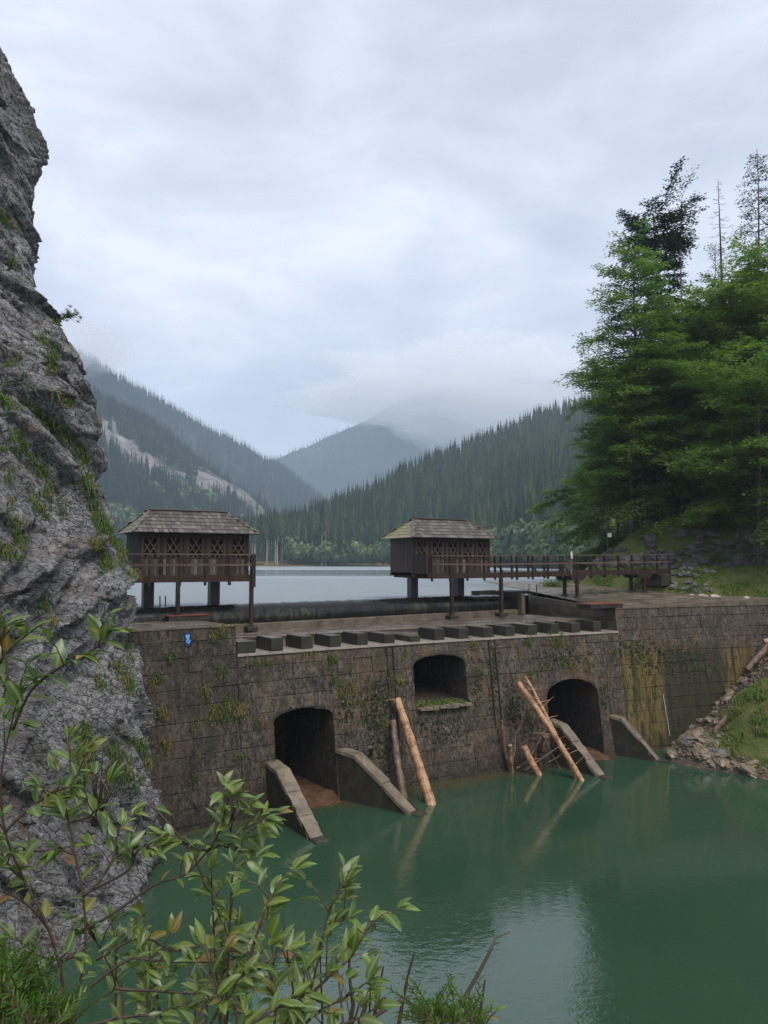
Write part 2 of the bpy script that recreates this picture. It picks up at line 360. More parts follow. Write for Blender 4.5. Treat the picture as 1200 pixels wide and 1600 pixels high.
def m_lake():
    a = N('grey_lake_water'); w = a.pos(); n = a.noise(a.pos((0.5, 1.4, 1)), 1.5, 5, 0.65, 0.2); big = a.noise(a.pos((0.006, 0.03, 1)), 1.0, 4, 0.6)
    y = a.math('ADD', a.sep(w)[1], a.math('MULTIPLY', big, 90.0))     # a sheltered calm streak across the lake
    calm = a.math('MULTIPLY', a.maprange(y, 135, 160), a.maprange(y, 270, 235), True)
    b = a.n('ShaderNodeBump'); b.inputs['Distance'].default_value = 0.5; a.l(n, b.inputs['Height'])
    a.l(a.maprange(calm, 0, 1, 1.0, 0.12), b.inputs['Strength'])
    return a.pbr((0.23, 0.275, 0.295), a.maprange(calm, 0, 1, 0.45, 0.10), b.outputs[0], 0.5, IOR=1.6)  # sky reflection is partly painted in through the pale base colour

def m_simple(name, col, rough=0.6, metal=0.0, spec=0.5, bump=0.0, bs=20):
    a = N(name); n1 = a.noise(a.pos(), bs, 5, 0.65); c = a.mix(a.ramp(n1, [(0.35, 0.5), (0.65, 0.0)]), col, tuple(x * 0.55 for x in col))
    return a.pbr(c, rough, a.bump(n1, bump, 0.01) if bump else None, spec, Metallic=metal)

def m_rubber():
    a = N('wet_black_rubber'); n1 = a.noise(a.pos((1, 1, 0.5)), 1.6, 6, 0.7); z = a.sep(a.pos())[2]; dr = a.noise(a.pos((2.2, 2.2, 0.3)), 1.6, 8, 0.8, 0.5)
    band = a.math('MULTIPLY', a.maprange(z, -2.1, -2.35), a.maprange(z, -2.9, -2.5))
    c = a.mix(a.math('MULTIPLY', a.math('MULTIPLY', a.ramp(dr, [(0.44, 0.0), (0.62, 1.0)]), a.ramp(a.noise(a.pos(), 0.45, 4), [(0.42, 0.1), (0.6, 1.0)])), band, True), (0.009, 0.009, 0.010), (0.075, 0.078, 0.045))
    return a.pbr(c, a.ramp(n1, [(0.35, 0.1), (0.65, 0.3)]), a.bump(n1, 0.15, 0.03), 0.3)

def m_shrubleaf():
    a = N('willow_leaf'); r = a.rand(); w = a.noise(a.pos((1, 1, 1), obj=True), 60, 4)
    c = a.ramp(r, [(0.0, (0.038, 0.08, 0.012)), (0.3, (0.08, 0.14, 0.016)), (0.55, (0.13, 0.19, 0.02)), (0.72, (0.06, 0.105, 0.03)), (0.92, (0.14, 0.175, 0.028)), (0.965, (0.2, 0.15, 0.025)), (1.0, (0.24, 0.10, 0.03))])
    g = a.n('ShaderNodeNewGeometry'); c = a.mix(a.math('MULTIPLY', g.outputs['Backfacing'], 0.55), c, (0.17, 0.225, 0.14))
    c = a.mix(a.ramp(w, [(0.5, 0.0), (0.7, 0.35)]), c, (0.06, 0.08, 0.02))
    # pale midrib and side veins along the blade (object space: y along the blade, x across)
    x, y, z = a.sep(a.pos((1, 1, 1), obj=True))[:3]
    ax = a.math('ABSOLUTE', x); rib = a.ramp(ax, [(0.0, 1.0), (0.0012, 0.0)])
    ve = a.math('SINE', a.math('MULTIPLY', a.math('SUBTRACT', y, ax), 900.0)); ve = a.ramp(ve, [(0.82, 0.0), (1.0, 0.5)])
    c = a.mix(a.math('ADD', a.math('MULTIPLY', rib, 0.6), a.math('MULTIPLY', ve, 0.45), True), c, (0.26, 0.32, 0.14))
    return leaf_shader(a, c, 0.28, 0.35, 0.035)

M = dict(
    cliff=m_cliff(), stone=m_damstone(), core=m_damstone('dam_mortar', (0.12, 0.092, 0.066)), lining=m_damstone('tunnel_stone_shaded', (0.05, 0.038, 0.03)),  # lining is the dam stone darkened: tunnel shade put into its colour
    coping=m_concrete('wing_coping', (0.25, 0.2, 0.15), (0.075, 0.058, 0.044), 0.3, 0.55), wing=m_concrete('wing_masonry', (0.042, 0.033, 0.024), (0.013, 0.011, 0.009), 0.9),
    tooth=m_concrete('wet_dark_block', (0.033, 0.027, 0.022), (0.010, 0.009, 0.008), 0.4, 0.55), ledge=m_concrete('ledge_stone', (0.36, 0.32, 0.27), (0.16, 0.135, 0.11), 0.1, 0.35),
    paving=m_paving('wet_paving', (0.15, 0.116, 0.09), (0.08, 0.45)), apron=m_paving('wet_apron', (0.13, 0.098, 0.075), (0.06, 0.4)), kerb=m_concrete('kerb_concrete', (0.17, 0.135, 0.098), (0.05, 0.039, 0.029), 0.12, 0.5),
    joint=m_soil('joint_fill', (0.03, 0.027, 0.02), (0.045, 0.037, 0.028), (0.05, 0.05, 0.022)),
    timber=m_timber('red_brown_timber', (0.034, 0.020, 0.016), (0.088, 0.056, 0.045)), board=m_timber('weathered_board', (0.06, 0.04, 0.031), (0.15, 0.115, 0.095), rnd=0.7),
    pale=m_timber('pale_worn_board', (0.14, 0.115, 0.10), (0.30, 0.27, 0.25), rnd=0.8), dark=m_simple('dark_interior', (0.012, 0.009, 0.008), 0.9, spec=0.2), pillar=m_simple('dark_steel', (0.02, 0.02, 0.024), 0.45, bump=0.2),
    rail=m_timber('weathered_rail', (0.10, 0.068, 0.054), (0.24, 0.185, 0.155), 'x', rnd=0.4),
    deckwood=m_timber('deck_timber', (0.055, 0.032, 0.025), (0.13, 0.095, 0.08), 'x'), lattice=m_timber('lattice_strip', (0.085, 0.053, 0.042), (0.18, 0.13, 0.108), 'x', rnd=0.2),
    shingle=m_shingle(), log=m_log('peeled_log', (0.44, 0.235, 0.125), (0.14, 0.065, 0.035), (0.6, 0.39, 0.25)), darklog=m_log('wet_dark_log', (0.13, 0.085, 0.062), (0.05, 0.032, 0.025), (0.24, 0.17, 0.13)),
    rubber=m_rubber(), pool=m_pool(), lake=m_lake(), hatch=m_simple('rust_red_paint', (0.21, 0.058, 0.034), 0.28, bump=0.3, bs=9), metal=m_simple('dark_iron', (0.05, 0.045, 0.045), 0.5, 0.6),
    white=m_simple('white_paint', (0.72, 0.7, 0.66), 0.5), green=m_simple('green_paint', (0.012, 0.11, 0.06), 0.4), blue=m_simple('blue_paint', (0.015, 0.17, 0.62), 0.4), lblue=m_simple('light_blue_paint', (0.12, 0.36, 0.78), 0.4),
    navy=m_simple('navy_paint', (0.008, 0.02, 0.11), 0.45), yellow=m_simple('yellowed_glass', (0.42, 0.4, 0.14), 0.3),
    bark=m_soil('beech_bark', (0.045, 0.042, 0.038), (0.09, 0.085, 0.078), (0.15, 0.145, 0.13), 2.0, 0.03), bough=m_soil('dark_bark', (0.025, 0.02, 0.017), (0.05, 0.04, 0.033), (0.08, 0.066, 0.056), 3.0, 0.02),
    beech=m_foliage('beech_leaves', (0.075, 0.15, 0.033), (0.13, 0.22, 0.05), (0.195, 0.285, 0.08), 0.42, 0.5), beech2=m_foliage('beech_leaves_yellow', (0.09, 0.165, 0.033), (0.15, 0.235, 0.05), (0.215, 0.295, 0.08), 0.42, 0.5),
    pine=m_foliage('pine_needles', (0.03, 0.058, 0.03), (0.048, 0.082, 0.04), (0.068, 0.105, 0.05), 0.5, 0.1), spruce=m_spruce('spruce_needles', (0.010, 0.026, 0.012), (0.052, 0.088, 0.032)),
    spruce2=m_spruce('far_spruce', (0.012, 0.024, 0.015), (0.03, 0.05, 0.026)), shoretree=m_foliage('shore_leaves', (0.035, 0.075, 0.022), (0.07, 0.125, 0.034), (0.13, 0.19, 0.045), 0.12, 0.25, island=True),
    trunkpale=m_simple('pale_spruce_trunk', (0.42, 0.37, 0.32), 0.8, bs=3),
    grass=m_grass('wall_grass_blades', (0.09, 0.165, 0.03), (0.30, 0.22, 0.08), 0.5), meadow=m_grass('bank_grass_blades', (0.14, 0.23, 0.035), (0.31, 0.265, 0.08), 0.54), cgrass=m_grass('cliff_grass_blades', (0.095, 0.165, 0.03), (0.27, 0.21, 0.07), 0.55),
    slope=m_soil('shaded_slope', (0.022, 0.026, 0.012), (0.04, 0.045, 0.018), (0.06, 0.055, 0.03)), bank=m_soil('grassy_soil', (0.075, 0.092, 0.024), (0.12, 0.145, 0.035), (0.19, 0.165, 0.068)),
    rubble=m_soil('wet_rubble', (0.06, 0.046, 0.033), (0.12, 0.095, 0.07), (0.21, 0.17, 0.13), 2.2, 0.1), rock=m_concrete('grey_rock', (0.19, 0.175, 0.175), (0.05, 0.047, 0.05), 0.45), palerock=m_concrete('pale_rock', (0.5, 0.46, 0.4), (0.26, 0.23, 0.19), 0.05),
    wetrock=m_concrete('wet_brown_rock', (0.27, 0.205, 0.14), (0.07, 0.052, 0.036), 0.4, 0.35), silt=m_soil('orange_silt', (0.06, 0.03, 0.016), (0.12, 0.062, 0.032), (0.18, 0.11, 0.066), 3.0, 0.04),
    hillR=m_forest('spruce_hill_floor', (0.012, 0.02, 0.010), (0.022, 0.034, 0.016), (0.035, 0.048, 0.022), 0.05), hillL=m_forest('cliffy_mountain', (0.014, 0.024, 0.014), (0.03, 0.042, 0.02), (0.055, 0.07, 0.03), 0.02, (0.25, 0.235, 0.22)),
    hillF=m_forest('far_mountain_forest', (0.012, 0.02, 0.014), (0.03, 0.04, 0.026), (0.05, 0.055, 0.045), 0.012, (0.2, 0.19, 0.19), True), shore=m_soil('shore_meadow', (0.07, 0.10, 0.025), (0.17, 0.10, 0.04), (0.13, 0.17, 0.04), 0.2, 0.05),
    leaf=m_shrubleaf(), twig=m_simple('red_brown_twig', (0.06, 0.034, 0.022), 0.5, bump=0.3, bs=60), deadtwig=m_simple('grey_brown_twig', (0.06, 0.04, 0.03), 0.6), needle=m_foliage('juniper_needles', (0.05, 0.115, 0.02), (0.08, 0.165, 0.03), (0.13, 0.225, 0.045), 9, 0.2, island=True),
    water=m_simple('white_water', (0.75, 0.78, 0.8), 0.2),
)

# ================================================================== SETTING
Z_POOL, Z_LAKE = -9.7, -2.12
def fbm(x, y, z=0.0, o=4, s=1.0):
    return mnoise.fractal(Vector((x * s, y * s, z * s)), 0.9, 2.0, o)

# ---- wall line: a shallow arch in plan. u runs along the wall from the corner of the left abutment
def _arc():
    du = 0.05; th = lambda u: R(35.5 - 0.58 * u)
    pts = {}; p = Vector((-5.75, 30.35, 0)); u = 0.0; pts[0] = p.copy()
    for i in range(1, 1000): u = i * du; a = th(u - du / 2); p = p + rot2(a) * du; pts[i] = p.copy()
    p = Vector((-5.75, 30.35, 0))
    for i in range(1, 300): u = -i * du; a = th(u + du / 2); p = p - rot2(a) * du; pts[-i] = p.copy()
    return pts, du, th
_P, _DU, THETA = _arc()
def W(u):
    f = u / _DU; i = int(math.floor(f)); t = f - i
    return _P[i].lerp(_P[i + 1], t)
def NRM(u): a = THETA(u); return Vector((math.sin(a), -math.cos(a), 0))      # towards the pool
BAT, Z_LEDGE, Z_TOP, Z_APRON = 0.135, -3.6, -2.5, -3.1
def WP(u, z, out=0.0):
    p = W(u) + NRM(u) * (BAT * (Z_LEDGE - z) + out); p.z = z; return p
def on_wall(px, py):
    """(u, z) where the ray of a pixel meets the battered wall face"""
    d = ray(px, py); u, y = 10.0, 35.0
    for _ in range(40):
        t = y / d.y; z = d.z * t; x = d.x * t
        # move along the wall until the wall point lies on the ray in plan
        best = None
        for k in range(12):
            p = WP(u, z); e = p.x * d.y - p.y * d.x; q = WP(u + 0.05, z); e2 = q.x * d.y - q.y * d.x
            if abs(e2 - e) < 1e-9: break
            u -= 0.05 * e / (e2 - e); u = max(-13, min(47, u))
        y2 = WP(u, z).y
        if abs(y2 - y) < 1e-4: break
        y = y2
    return u, z

# ---- far mountains (ruled from measured ridge lines), their forests, the haze and the low cloud
def ip(tab, x):
    xs = [r[0] for r in tab]
    return [float(np.interp(x, xs, [r[k] for r in tab])) for k in range(1, len(tab[0]))]
def mountain(name, ridge, base, x0, x1, nu, nt, mtl, nz, shape=1.0, rockf=None, back=True):
    V, rock = [], []
    for i in range(nu + 1):
        px = lerp(x0, x1, i / nu); py, d = ip(ridge, px); bx, by, bz = ip(base, px)
        A = Vector((bx, by, bz)); B = at_y(px, py, d)
        rows = nt + (6 if back else 0)
        for j in range(rows + 1):
            t = j / nt
            if t <= 1:
                p = A.lerp(B, t); p.z = lerp(A.z, B.z, t ** shape)
            else:
                p = B + (B - A) * (t - 1) * 1.2; p.z = B.z - (B.z - A.z) * (t - 1) * 1.5
            am = nz * min(1, t * 2.2) * (0.45 if abs(t - 1) < 1e-6 else 1)
            s = 1 / (nz * 9)
            p.z += am * fbm(p.x, p.y, 3.1, 5, s); p.x += am * 0.6 * fbm(p.x, p.y, p.z + 9.0, 3, s)
            V.append(p); rock.append(rockf(px, t, p) if rockf else 0.0)
    k = rows + 1
    Fc = [(i * k + j, (i + 1) * k + j, (i + 1) * k + j + 1, i * k + j + 1) for i in range(nu) for j in range(rows)]
    me = np_mesh(name, np.array([tuple(v) for v in V]), np.array(Fc), mtl, smooth=True)
    at = me.attributes.new('rock', 'FLOAT', 'POINT'); at.data.foreach_set('value', np.array(rock, dtype=np.float32))
    tag(add(name, me), kind='structure')
    return np.array([tuple(v) for v in V]).reshape(nu + 1, k, 3), np.array(rock).reshape(nu + 1, k)

def bil(G, a, b):
    nu, k = G.shape[0] - 1, G.shape[1] - 1
    i = min(int(a), nu - 1); j = min(int(b), k - 1); s, t = a - i, b - j
    return (G[i, j] * (1 - s) + G[i + 1, j] * s) * (1 - t) + (G[i, j + 1] * (1 - s) + G[i + 1, j + 1] * s) * t

def spruce_arrays(h, w, tiers, n, seed, bare=0.0, trunk=True):
    """jagged tiers of drooping boughs, each a bent strip of two triangles"""
    r = np.random.default_rng(seed); V, Fq = [], []
    for i in range(tiers):
        f = i / max(1, tiers - 1); z = h * (bare + (1 - bare) * (0.05 + 0.93 * f)); rad = w * (1 - f) ** 0.85 * (0.8 + 0.35 * r.random()) + 0.012 * h
        dz = h * (1 - bare) * 1.25 / tiers
        a0 = r.random() * 6.28
        for k in range(n):
            a = a0 + 6.283 * k / n + r.normal() * 0.18; q = rad * (0.65 + 0.5 * r.random()); da = 2.6 / n
            b = len(V); ztip = z - dz * (0.45 + 0.5 * r.random()) * (1 if f < .9 else .3)
            V += [(0, 0, z + dz * 0.75), (q * .55 * math.cos(a - da), q * .55 * math.sin(a - da), z - dz * .12), (q * math.cos(a), q * math.sin(a), ztip), (q * .55 * math.cos(a + da), q * .55 * math.sin(a + da), z - dz * .12)]
            Fq += [(b, b + 1, b + 2), (b, b + 2, b + 3)]
    b = len(V); V += [(0.03 * w, 0, h * .9), (-.03 * w, 0.03 * w, h * .9), (0, -.03 * w, h * .9), (0, 0, h * 1.03)]; Fq += [(b, b + 1, b + 3), (b + 1, b + 2, b + 3), (b + 2, b, b + 3)]
    m = [0] * len(Fq)
    if trunk:
        b = len(V); rt = (0.017 if bare else 0.011) * h
        for zz, rr in ((-1.0, rt), (h * .75, rt * .4)): V += [(rr * math.cos(6.283 * k / 5), rr * math.sin(6.283 * k / 5), zz) for k in range(5)]
        for k in range(5): Fq += [(b + k, b + (k + 1) % 5, b + 5 + (k + 1) % 5), (b + k, b + 5 + (k + 1) % 5, b + 5 + k)]; m += [1, 1]
    return np.array(V), np.array(Fq), np.array(m)

def scatter_merge(name, protos, places, mats):
    """places: (x, y, z, scale, rot, variant) - one mesh for the far wood"""
    Vs, Fs, Ms, off, Tv = [], [], [], 0, []
    for (x, y, z, s, a, k) in places:
        V, Fq, m = protos[k]; c, q = math.cos(a), math.sin(a)
        P = np.empty_like(V); P[:, 0] = (V[:, 0] * c - V[:, 1] * q) * s + x; P[:, 1] = (V[:, 0] * q + V[:, 1] * c) * s + y; P[:, 2] = V[:, 2] * s + z
        Vs.append(P); Fs.append(Fq + off); Ms.append(m); off += len(V); Tv.append(np.full(len(V), random.uniform(.01, 1.0), dtype=np.float32))
    me = np_mesh(name, np.concatenate(Vs), np.concatenate(Fs), mats, np.concatenate(Ms)); at = me.attributes.new('tree', 'FLOAT', 'POINT'); at.data.foreach_set('value', np.concatenate(Tv))
    return add(name, me)

# far centre mountain
G, _ = mountain('far_mountain', [(150, 770, 3000), (300, 760, 3000), (380, 738, 3000), (430, 719, 3000), (480, 699, 3000), (545, 667, 3000), (620, 632, 3000), (700, 600, 3000), (800, 585, 3000), (900, 600, 3000), (1050, 640, 3000), (1200, 690, 3000)],
        [(150, -900, 2300, -3), (600, 0, 2300, -3), (1200, 1100, 2300, -3)], 150, 1200, 150, 40, M['hillF'], 26, 1.15, lambda px, t, p: 0.55 * max(0, min(1, (fbm(p.x, p.y, p.z * 3, 5, 0.006) - 0.35) * 4)))
fp = [spruce_arrays(24, 4.4, 3, 3, k, trunk=False) for k in range(3)]; pl = []
for _ in range(5500):
    a, b = random.uniform(30, 150), 40 * random.uniform(0.2, 1.03) ** 0.8
    p = bil(G, a, min(b, 42)); pl.append((p[0], p[1], p[2] - 2, random.uniform(0.7, 1.25), random.random() * 6, random.randrange(3)))
tag(scatter_merge('far_mountain_forest', fp, pl, [M['spruce2'], M['spruce2']]), 'dark spruce forest fading into haze on the far centre mountain', 'forest', kind='stuff')

# left high ridge
G, _ = mountain('left_mountain_ridge', [(-150, 460, 1500), (50, 530, 1500), (125, 562, 1500), (180, 590, 1500), (240, 628, 1550), (300, 667, 1600), (350, 697, 1650), (400, 721, 1700), (440, 738, 1720), (470, 757, 1750), (505, 787, 1800), (560, 850, 1850)],
        [(-150, -700, 1150, -3), (600, 60, 1250, -3)], -150, 560, 110, 50, M['hillF'], 22, 0.95, lambda px, t, p: 0.6 * max(0, min(1, (fbm(p.x, p.y, p.z * 2, 5, 0.011) - 0.42) * 5)))
fp = [spruce_arrays(24, 4.0, 4, 4, 10 + k, trunk=False) for k in range(4)]; pl = []
for k in range(7000):
    a = random.uniform(20, 108); b = 50 * (random.uniform(0.25, 1.03) if k % 4 else random.uniform(0.96, 1.02))
    p = bil(G, a, min(b, 53)); pl.append((p[0], p[1], p[2] - 2, random.uniform(0.65, 1.25), random.random() * 6, random.randrange(4)))
tag(scatter_merge('ridge_forest', fp, pl, [M['spruce2'], M['spruce2']]), 'spruce forest covering the high left ridge', 'forest', kind='stuff')

# left nearer slope with pale cliffs
def rock_band(px, t, p):
    c = np.interp(px, [60, 140, 200, 260, 330, 400], [0.80, 0.80, 0.76, 0.72, 0.78, 0.86]) ; w = np.interp(px, [100, 160, 230, 320, 400], [0.16, 0.15, 0.10, 0.15, 0.12])
    d = abs(t - c) / w + 0.9 * fbm(p.x, p.y, p.z, 5, 0.012) + 1.1 * fbm(p.x, p.y, p.z, 4, 0.045)
    return float(max(0, min(1, (1.0 - d) * 3.0)))
G, RK = mountain('left_mountain_slope', [(-150, 540, 760), (60, 575, 800), (130, 607, 850), (200, 655, 900), (260, 694, 940), (330, 739, 980), (400, 792, 1020), (450, 835, 1040)],
        [(-150, -330, 430, -3), (130, -200, 450, -3), (450, -60, 480, -3)], -150, 450, 200, 110, M['hillL'], 16, 1.25, rock_band)
fp = [spruce_arrays(22, 3.8, 5, 5, 20 + k, trunk=False) for k in range(5)]; pl = []; decid = []
for k in range(9500):
    a = random.uniform(55, 199); t = random.uniform(0.02, 1.02) if k % 6 else random.uniform(0.97, 1.02); b = min(110 * t, 113)
    if RK[int(a), int(b)] > random.uniform(0.0, 1.0) ** .7: continue
    p = bil(G, a, b)
    if t < .6 and fbm(p[0], p[1], 7, 3, 0.012) > 0.12 and random.random() < .75: decid.append((p[0], p[1], p[2] - 1, random.uniform(0.7, 1.3), random.random() * 6, random.randrange(4))); continue
    pl.append((p[0], p[1], p[2] - 1.5, random.uniform(0.4, 0.95), random.random() * 6, random.randrange(5)))
tag(scatter_merge('slope_forest', fp, pl, [M['spruce2'], M['spruce2']]), 'spruce forest around the pale cliffs on the left slope', 'forest', kind='stuff')
def roundtree_arrays(h, w, n, size, seed):
    r = np.random.default_rng(seed); d = r.normal(size=(n, 3)); d /= np.linalg.norm(d, axis=1)[:, None]; rad = (0.55 + 0.45 * r.random(n) ** .5)
    lump = 1 + 0.22 * np.sin(d[:, 0] * 5 + seed) * np.cos(d[:, 1] * 4 + d[:, 2] * 5)
    c = d * (rad * lump)[:, None] * np.array([w, w, h * .42]) + np.array([0, 0, h * .56])
    t1 = r.normal(size=(n, 3)); t1 -= d * (t1 * d).sum(1)[:, None] * .7; t1 /= np.linalg.norm(t1, axis=1)[:, None]; t2 = np.cross(d, t1)
    s = size * (0.6 + 0.8 * r.random(n))[:, None]
    V = np.stack([c - t1 * s, c + t2 * s * .7 - np.array([0, 0, .2]) * s, c + t1 * s, c - t2 * s * .7], 1).reshape(-1, 3)
    q = np.arange(n)[:, None] * 4; Fq = np.concatenate([q + np.array([[0, 1, 2]]), q + np.array([[0, 2, 3]])])
    return V, Fq, np.zeros(len(Fq), int)
fd = [roundtree_arrays(14, 4.5, 50, 1.8, 40 + k) for k in range(4)]
tag(scatter_merge('slope_thicket', fd, decid, [M['shoretree'], M['shoretree']]), 'pale green broadleaf thicket low on the left slope', 'thicket', kind='stuff')

# right spruce hill
RB = [(330, 365), (600, 366), (700, 345), (780, 300), (850, 250), (950, 215), (1250, 190)]
ridge = [(250, 868, 400), (330, 858, 405), (400, 846, 415), (480, 828, 440), (540, 800, 480), (600, 779, 530), (670, 737, 590), (740, 707, 650), (790, 683, 690), (830, 665, 730), (880, 648, 770), (1000, 615, 800), (1250, 540, 850)]
base = []
for px in range(250, 1260, 50):
    d, = ip(RB, px); p = at_z(px, 885, Z_LAKE); v = Vector((ray(px, 880).x, ray(px, 880).y)) * (d / ray(px, 880).y); base.append((px, v.x, v.y, Z_LAKE - 0.3))
G, _ = mountain('spruce_hill', ridge, base, 250, 1250, 120, 50, M['hillR'], 5, 1.12)
SP = [spruce_arrays(22, 3.9, 15, 9, 60 + k) for k in range(4)] + [spruce_arrays(24, 3.1, 9, 8, 70 + k, bare=0.5) for k in range(2)] + [spruce_arrays(17, 3.4, 11, 9, 77)]
cand = []
for k in range(7000):
    a = 120 * random.uniform(0.06, 0.86); t = random.uniform(0.015, 1.03) if k % 5 else random.uniform(0.95, 1.03)
    p = bil(G, a, min(50 * t, 53)); px = 250 + a / 120 * 1000
    cand.append((float(p[0]), float(p[1]), float(p[2]) - .4, random.uniform(0.40, 1.0) ** 1.0 * (1.1 if t < .12 else .82), random.random() * 6.28, random.choice((0, 1, 2, 3, 6)), px, t))
cand.sort(key=lambda c: c[1])
def spruce_mesh(k): V, Fq, m = SP[k]; return np_mesh('spruce', V, Fq, [M['spruce'], M['trunkpale'] if k in (4, 5) else M['bough']], m)
SM = [spruce_mesh(k) for k in range(len(SP))]
ind = 0; rest = []
for c in cand:
    if c[6] < 456 and c[7] < .16: continue             # the open stand of bare stems keeps its floor clear
    if ind < 270 and c[6] < 930:
        o = add('spruce_tree', SM[c[5]], None, c[:3]); o.scale = (c[3],) * 3; o.rotation_euler = (0, 0, c[4]); ind += 1
        tag(o, 'dark spruce in the wood along the far lake shore', 'spruce tree', 'spruces along the far lake shore')
    else: rest.append((*c[:5], 0 if c[7] < .18 and c[6] < 930 else 1 + random.randrange(4)))
SPF = [spruce_arrays(22, 3.9, 11, 7, 95)] + [spruce_arrays(22, 4.0, 7, 6, 85 + k, trunk=False) for k in range(4)]
tag(scatter_merge('hill_forest', SPF, rest, [M['spruce'], M['bough']]), 'dense dark spruce forest climbing the right-hand hill', 'forest', kind='stuff')
# bare-stemmed tall spruces at the left end of the far shore and two in the middle
for k, (px, top, sc) in enumerate([(402, 806, 1.0), (408, 800, 1.0), (420, 806, 1.0), (433, 803, 1.0), (394, 808, 1.0), (439, 806, 1.0), (398, 810, 1.05), (404, 803, 1.0), (411, 806, 1.1), (417, 798, 1.05), (424, 803, 1.02), (430, 795, 1.12), (436, 800, 1.1), (441, 797, 1.1), (447, 803, 1.05), (386, 806, 1.0), (378, 812, .95)]):
    p = at_y(px, 880, 368 + random.uniform(-4, 14)); p.z = Z_LAKE + 0.2
    o = add('spruce_tree', SM[4 + k % 2], None, p); h = (878 - top) / F * p.y + 2.2; o.scale = (0.85, 0.85, h / 24.7); o.rotation_euler = (0, 0, random.random() * 6)
    tag(o, 'tall spruce with a bare pale stem beside the orange shore meadow', 'spruce tree', 'bare-stemmed spruces at the left end of the far shore')
for k, px in enumerate((503, 509)):
    p = at_y(px, 880, 362); p.z = Z_LAKE + 0.2
    o = add('spruce_tree', SM[4 + k % 2], None, p); o.scale = (1.0, 1.0, (31, 28.5)[k] / 24.7)
    tag(o, ('taller' if k == 0 else 'shorter') + ' of two bare-stemmed spruces behind the mid-shore bushes', 'spruce tree')
# broadleaf trees on the shore
FD = [roundtree_arrays(12, 4.4, 420, 0.75, 90 + k) for k in range(5)]
DM = [np_mesh('shore_tree', *f[:2], [M['shoretree']], f[2]) for f in FD]
shore = [(455, 835, 366), (463, 852, 364), (470, 842, 366), (482, 846, 365), (497, 850, 362), (510, 843, 361), (526, 861, 360), (540, 862, 360), (556, 840, 358), (565, 850, 357), (580, 850, 357), (594, 843, 356), (604, 848, 352), (612, 838, 350)] + \
        [(768, 822, 300), (783, 835, 290), (797, 818, 282), (812, 812, 275), (826, 826, 268), (838, 812, 255), (851, 824, 250), (862, 806, 240), (874, 818, 236), (886, 800, 230), (897, 812, 226), (910, 800, 222), (925, 790, 220), (776, 850, 286), (806, 845, 268), (834, 848, 246), (858, 846, 232), (880, 840, 222), (905, 835, 215)]
for k, (px, top, d) in enumerate(shore):
    p = at_y(px, 880, d); p.z = Z_LAKE - 0.1; h = (878 - top) / F * d + 2.2
    o = add('shore_tree', DM[k % 5], None, p); s = h / 12.0; o.scale = (s * random.uniform(.85, 1.1) * (0.9 if h > 9 else 1.2),) * 2 + (s,); o.rotation_euler = (0, 0, random.random() * 6)
    tag(o, 'rounded grey-green broadleaf tree at the far shore of the lake between the huts' if px < 700 else 'rounded grey-green broadleaf tree on the lake shore right of the planked hut', 'broadleaf tree', 'broadleaf trees between the huts' if px < 700 else 'broadleaf trees right of the planked hut')
# shore meadow
mb = MB(); pts = []
for px in range(330, 640, 12):
    for j, (d, z) in enumerate(((358, Z_LAKE - .4), (362, Z_LAKE + .35), (374, Z_LAKE + 2.6))):
        p = at_y(px, 880, d); p.z = z + (0.25 * fbm(p.x, p.y, 0, 3, .2) if j else 0); pts.append(p)
n = len(pts) // 3; mb.raw(pts, [(i * 3 + j, (i + 1) * 3 + j, (i + 1) * 3 + j + 1, i * 3 + j + 1) for i in range(n - 1) for j in range(2)])
tag(mb.build('shore_meadow', M['shore'], smooth=True), kind='structure')

# lake and pool: one sheet each
K0, K1 = Vector((-4.55, 35.75, 0)), Vector((6.75, 44.45, 0)); KD = (K1 - K0).normalized(); KN = Vector((-KD.y, KD.x, 0))
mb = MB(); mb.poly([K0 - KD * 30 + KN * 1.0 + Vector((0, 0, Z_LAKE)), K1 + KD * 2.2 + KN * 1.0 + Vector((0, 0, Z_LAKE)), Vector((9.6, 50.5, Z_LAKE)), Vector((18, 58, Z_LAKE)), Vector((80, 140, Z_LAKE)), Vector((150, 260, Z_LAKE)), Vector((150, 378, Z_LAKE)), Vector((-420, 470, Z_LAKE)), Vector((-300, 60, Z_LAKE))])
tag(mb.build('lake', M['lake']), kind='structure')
mb = MB(); mb.poly([(-30, -6, Z_POOL), (60, -6, Z_POOL), (60, 46, Z_POOL), (-30, 46, Z_POOL)])
tag(mb.build('pool_water', M['pool']), kind='structure')
# the valley floor under everything, out to the mountains
mb = MB(); mb.poly([(-4000, -100, -12.5), (4000, -100, -12.5), (4000, 3900, -12.5), (-4000, 3900, -12.5)])
tag(mb.build('ground', M['hillR']), kind='structure')

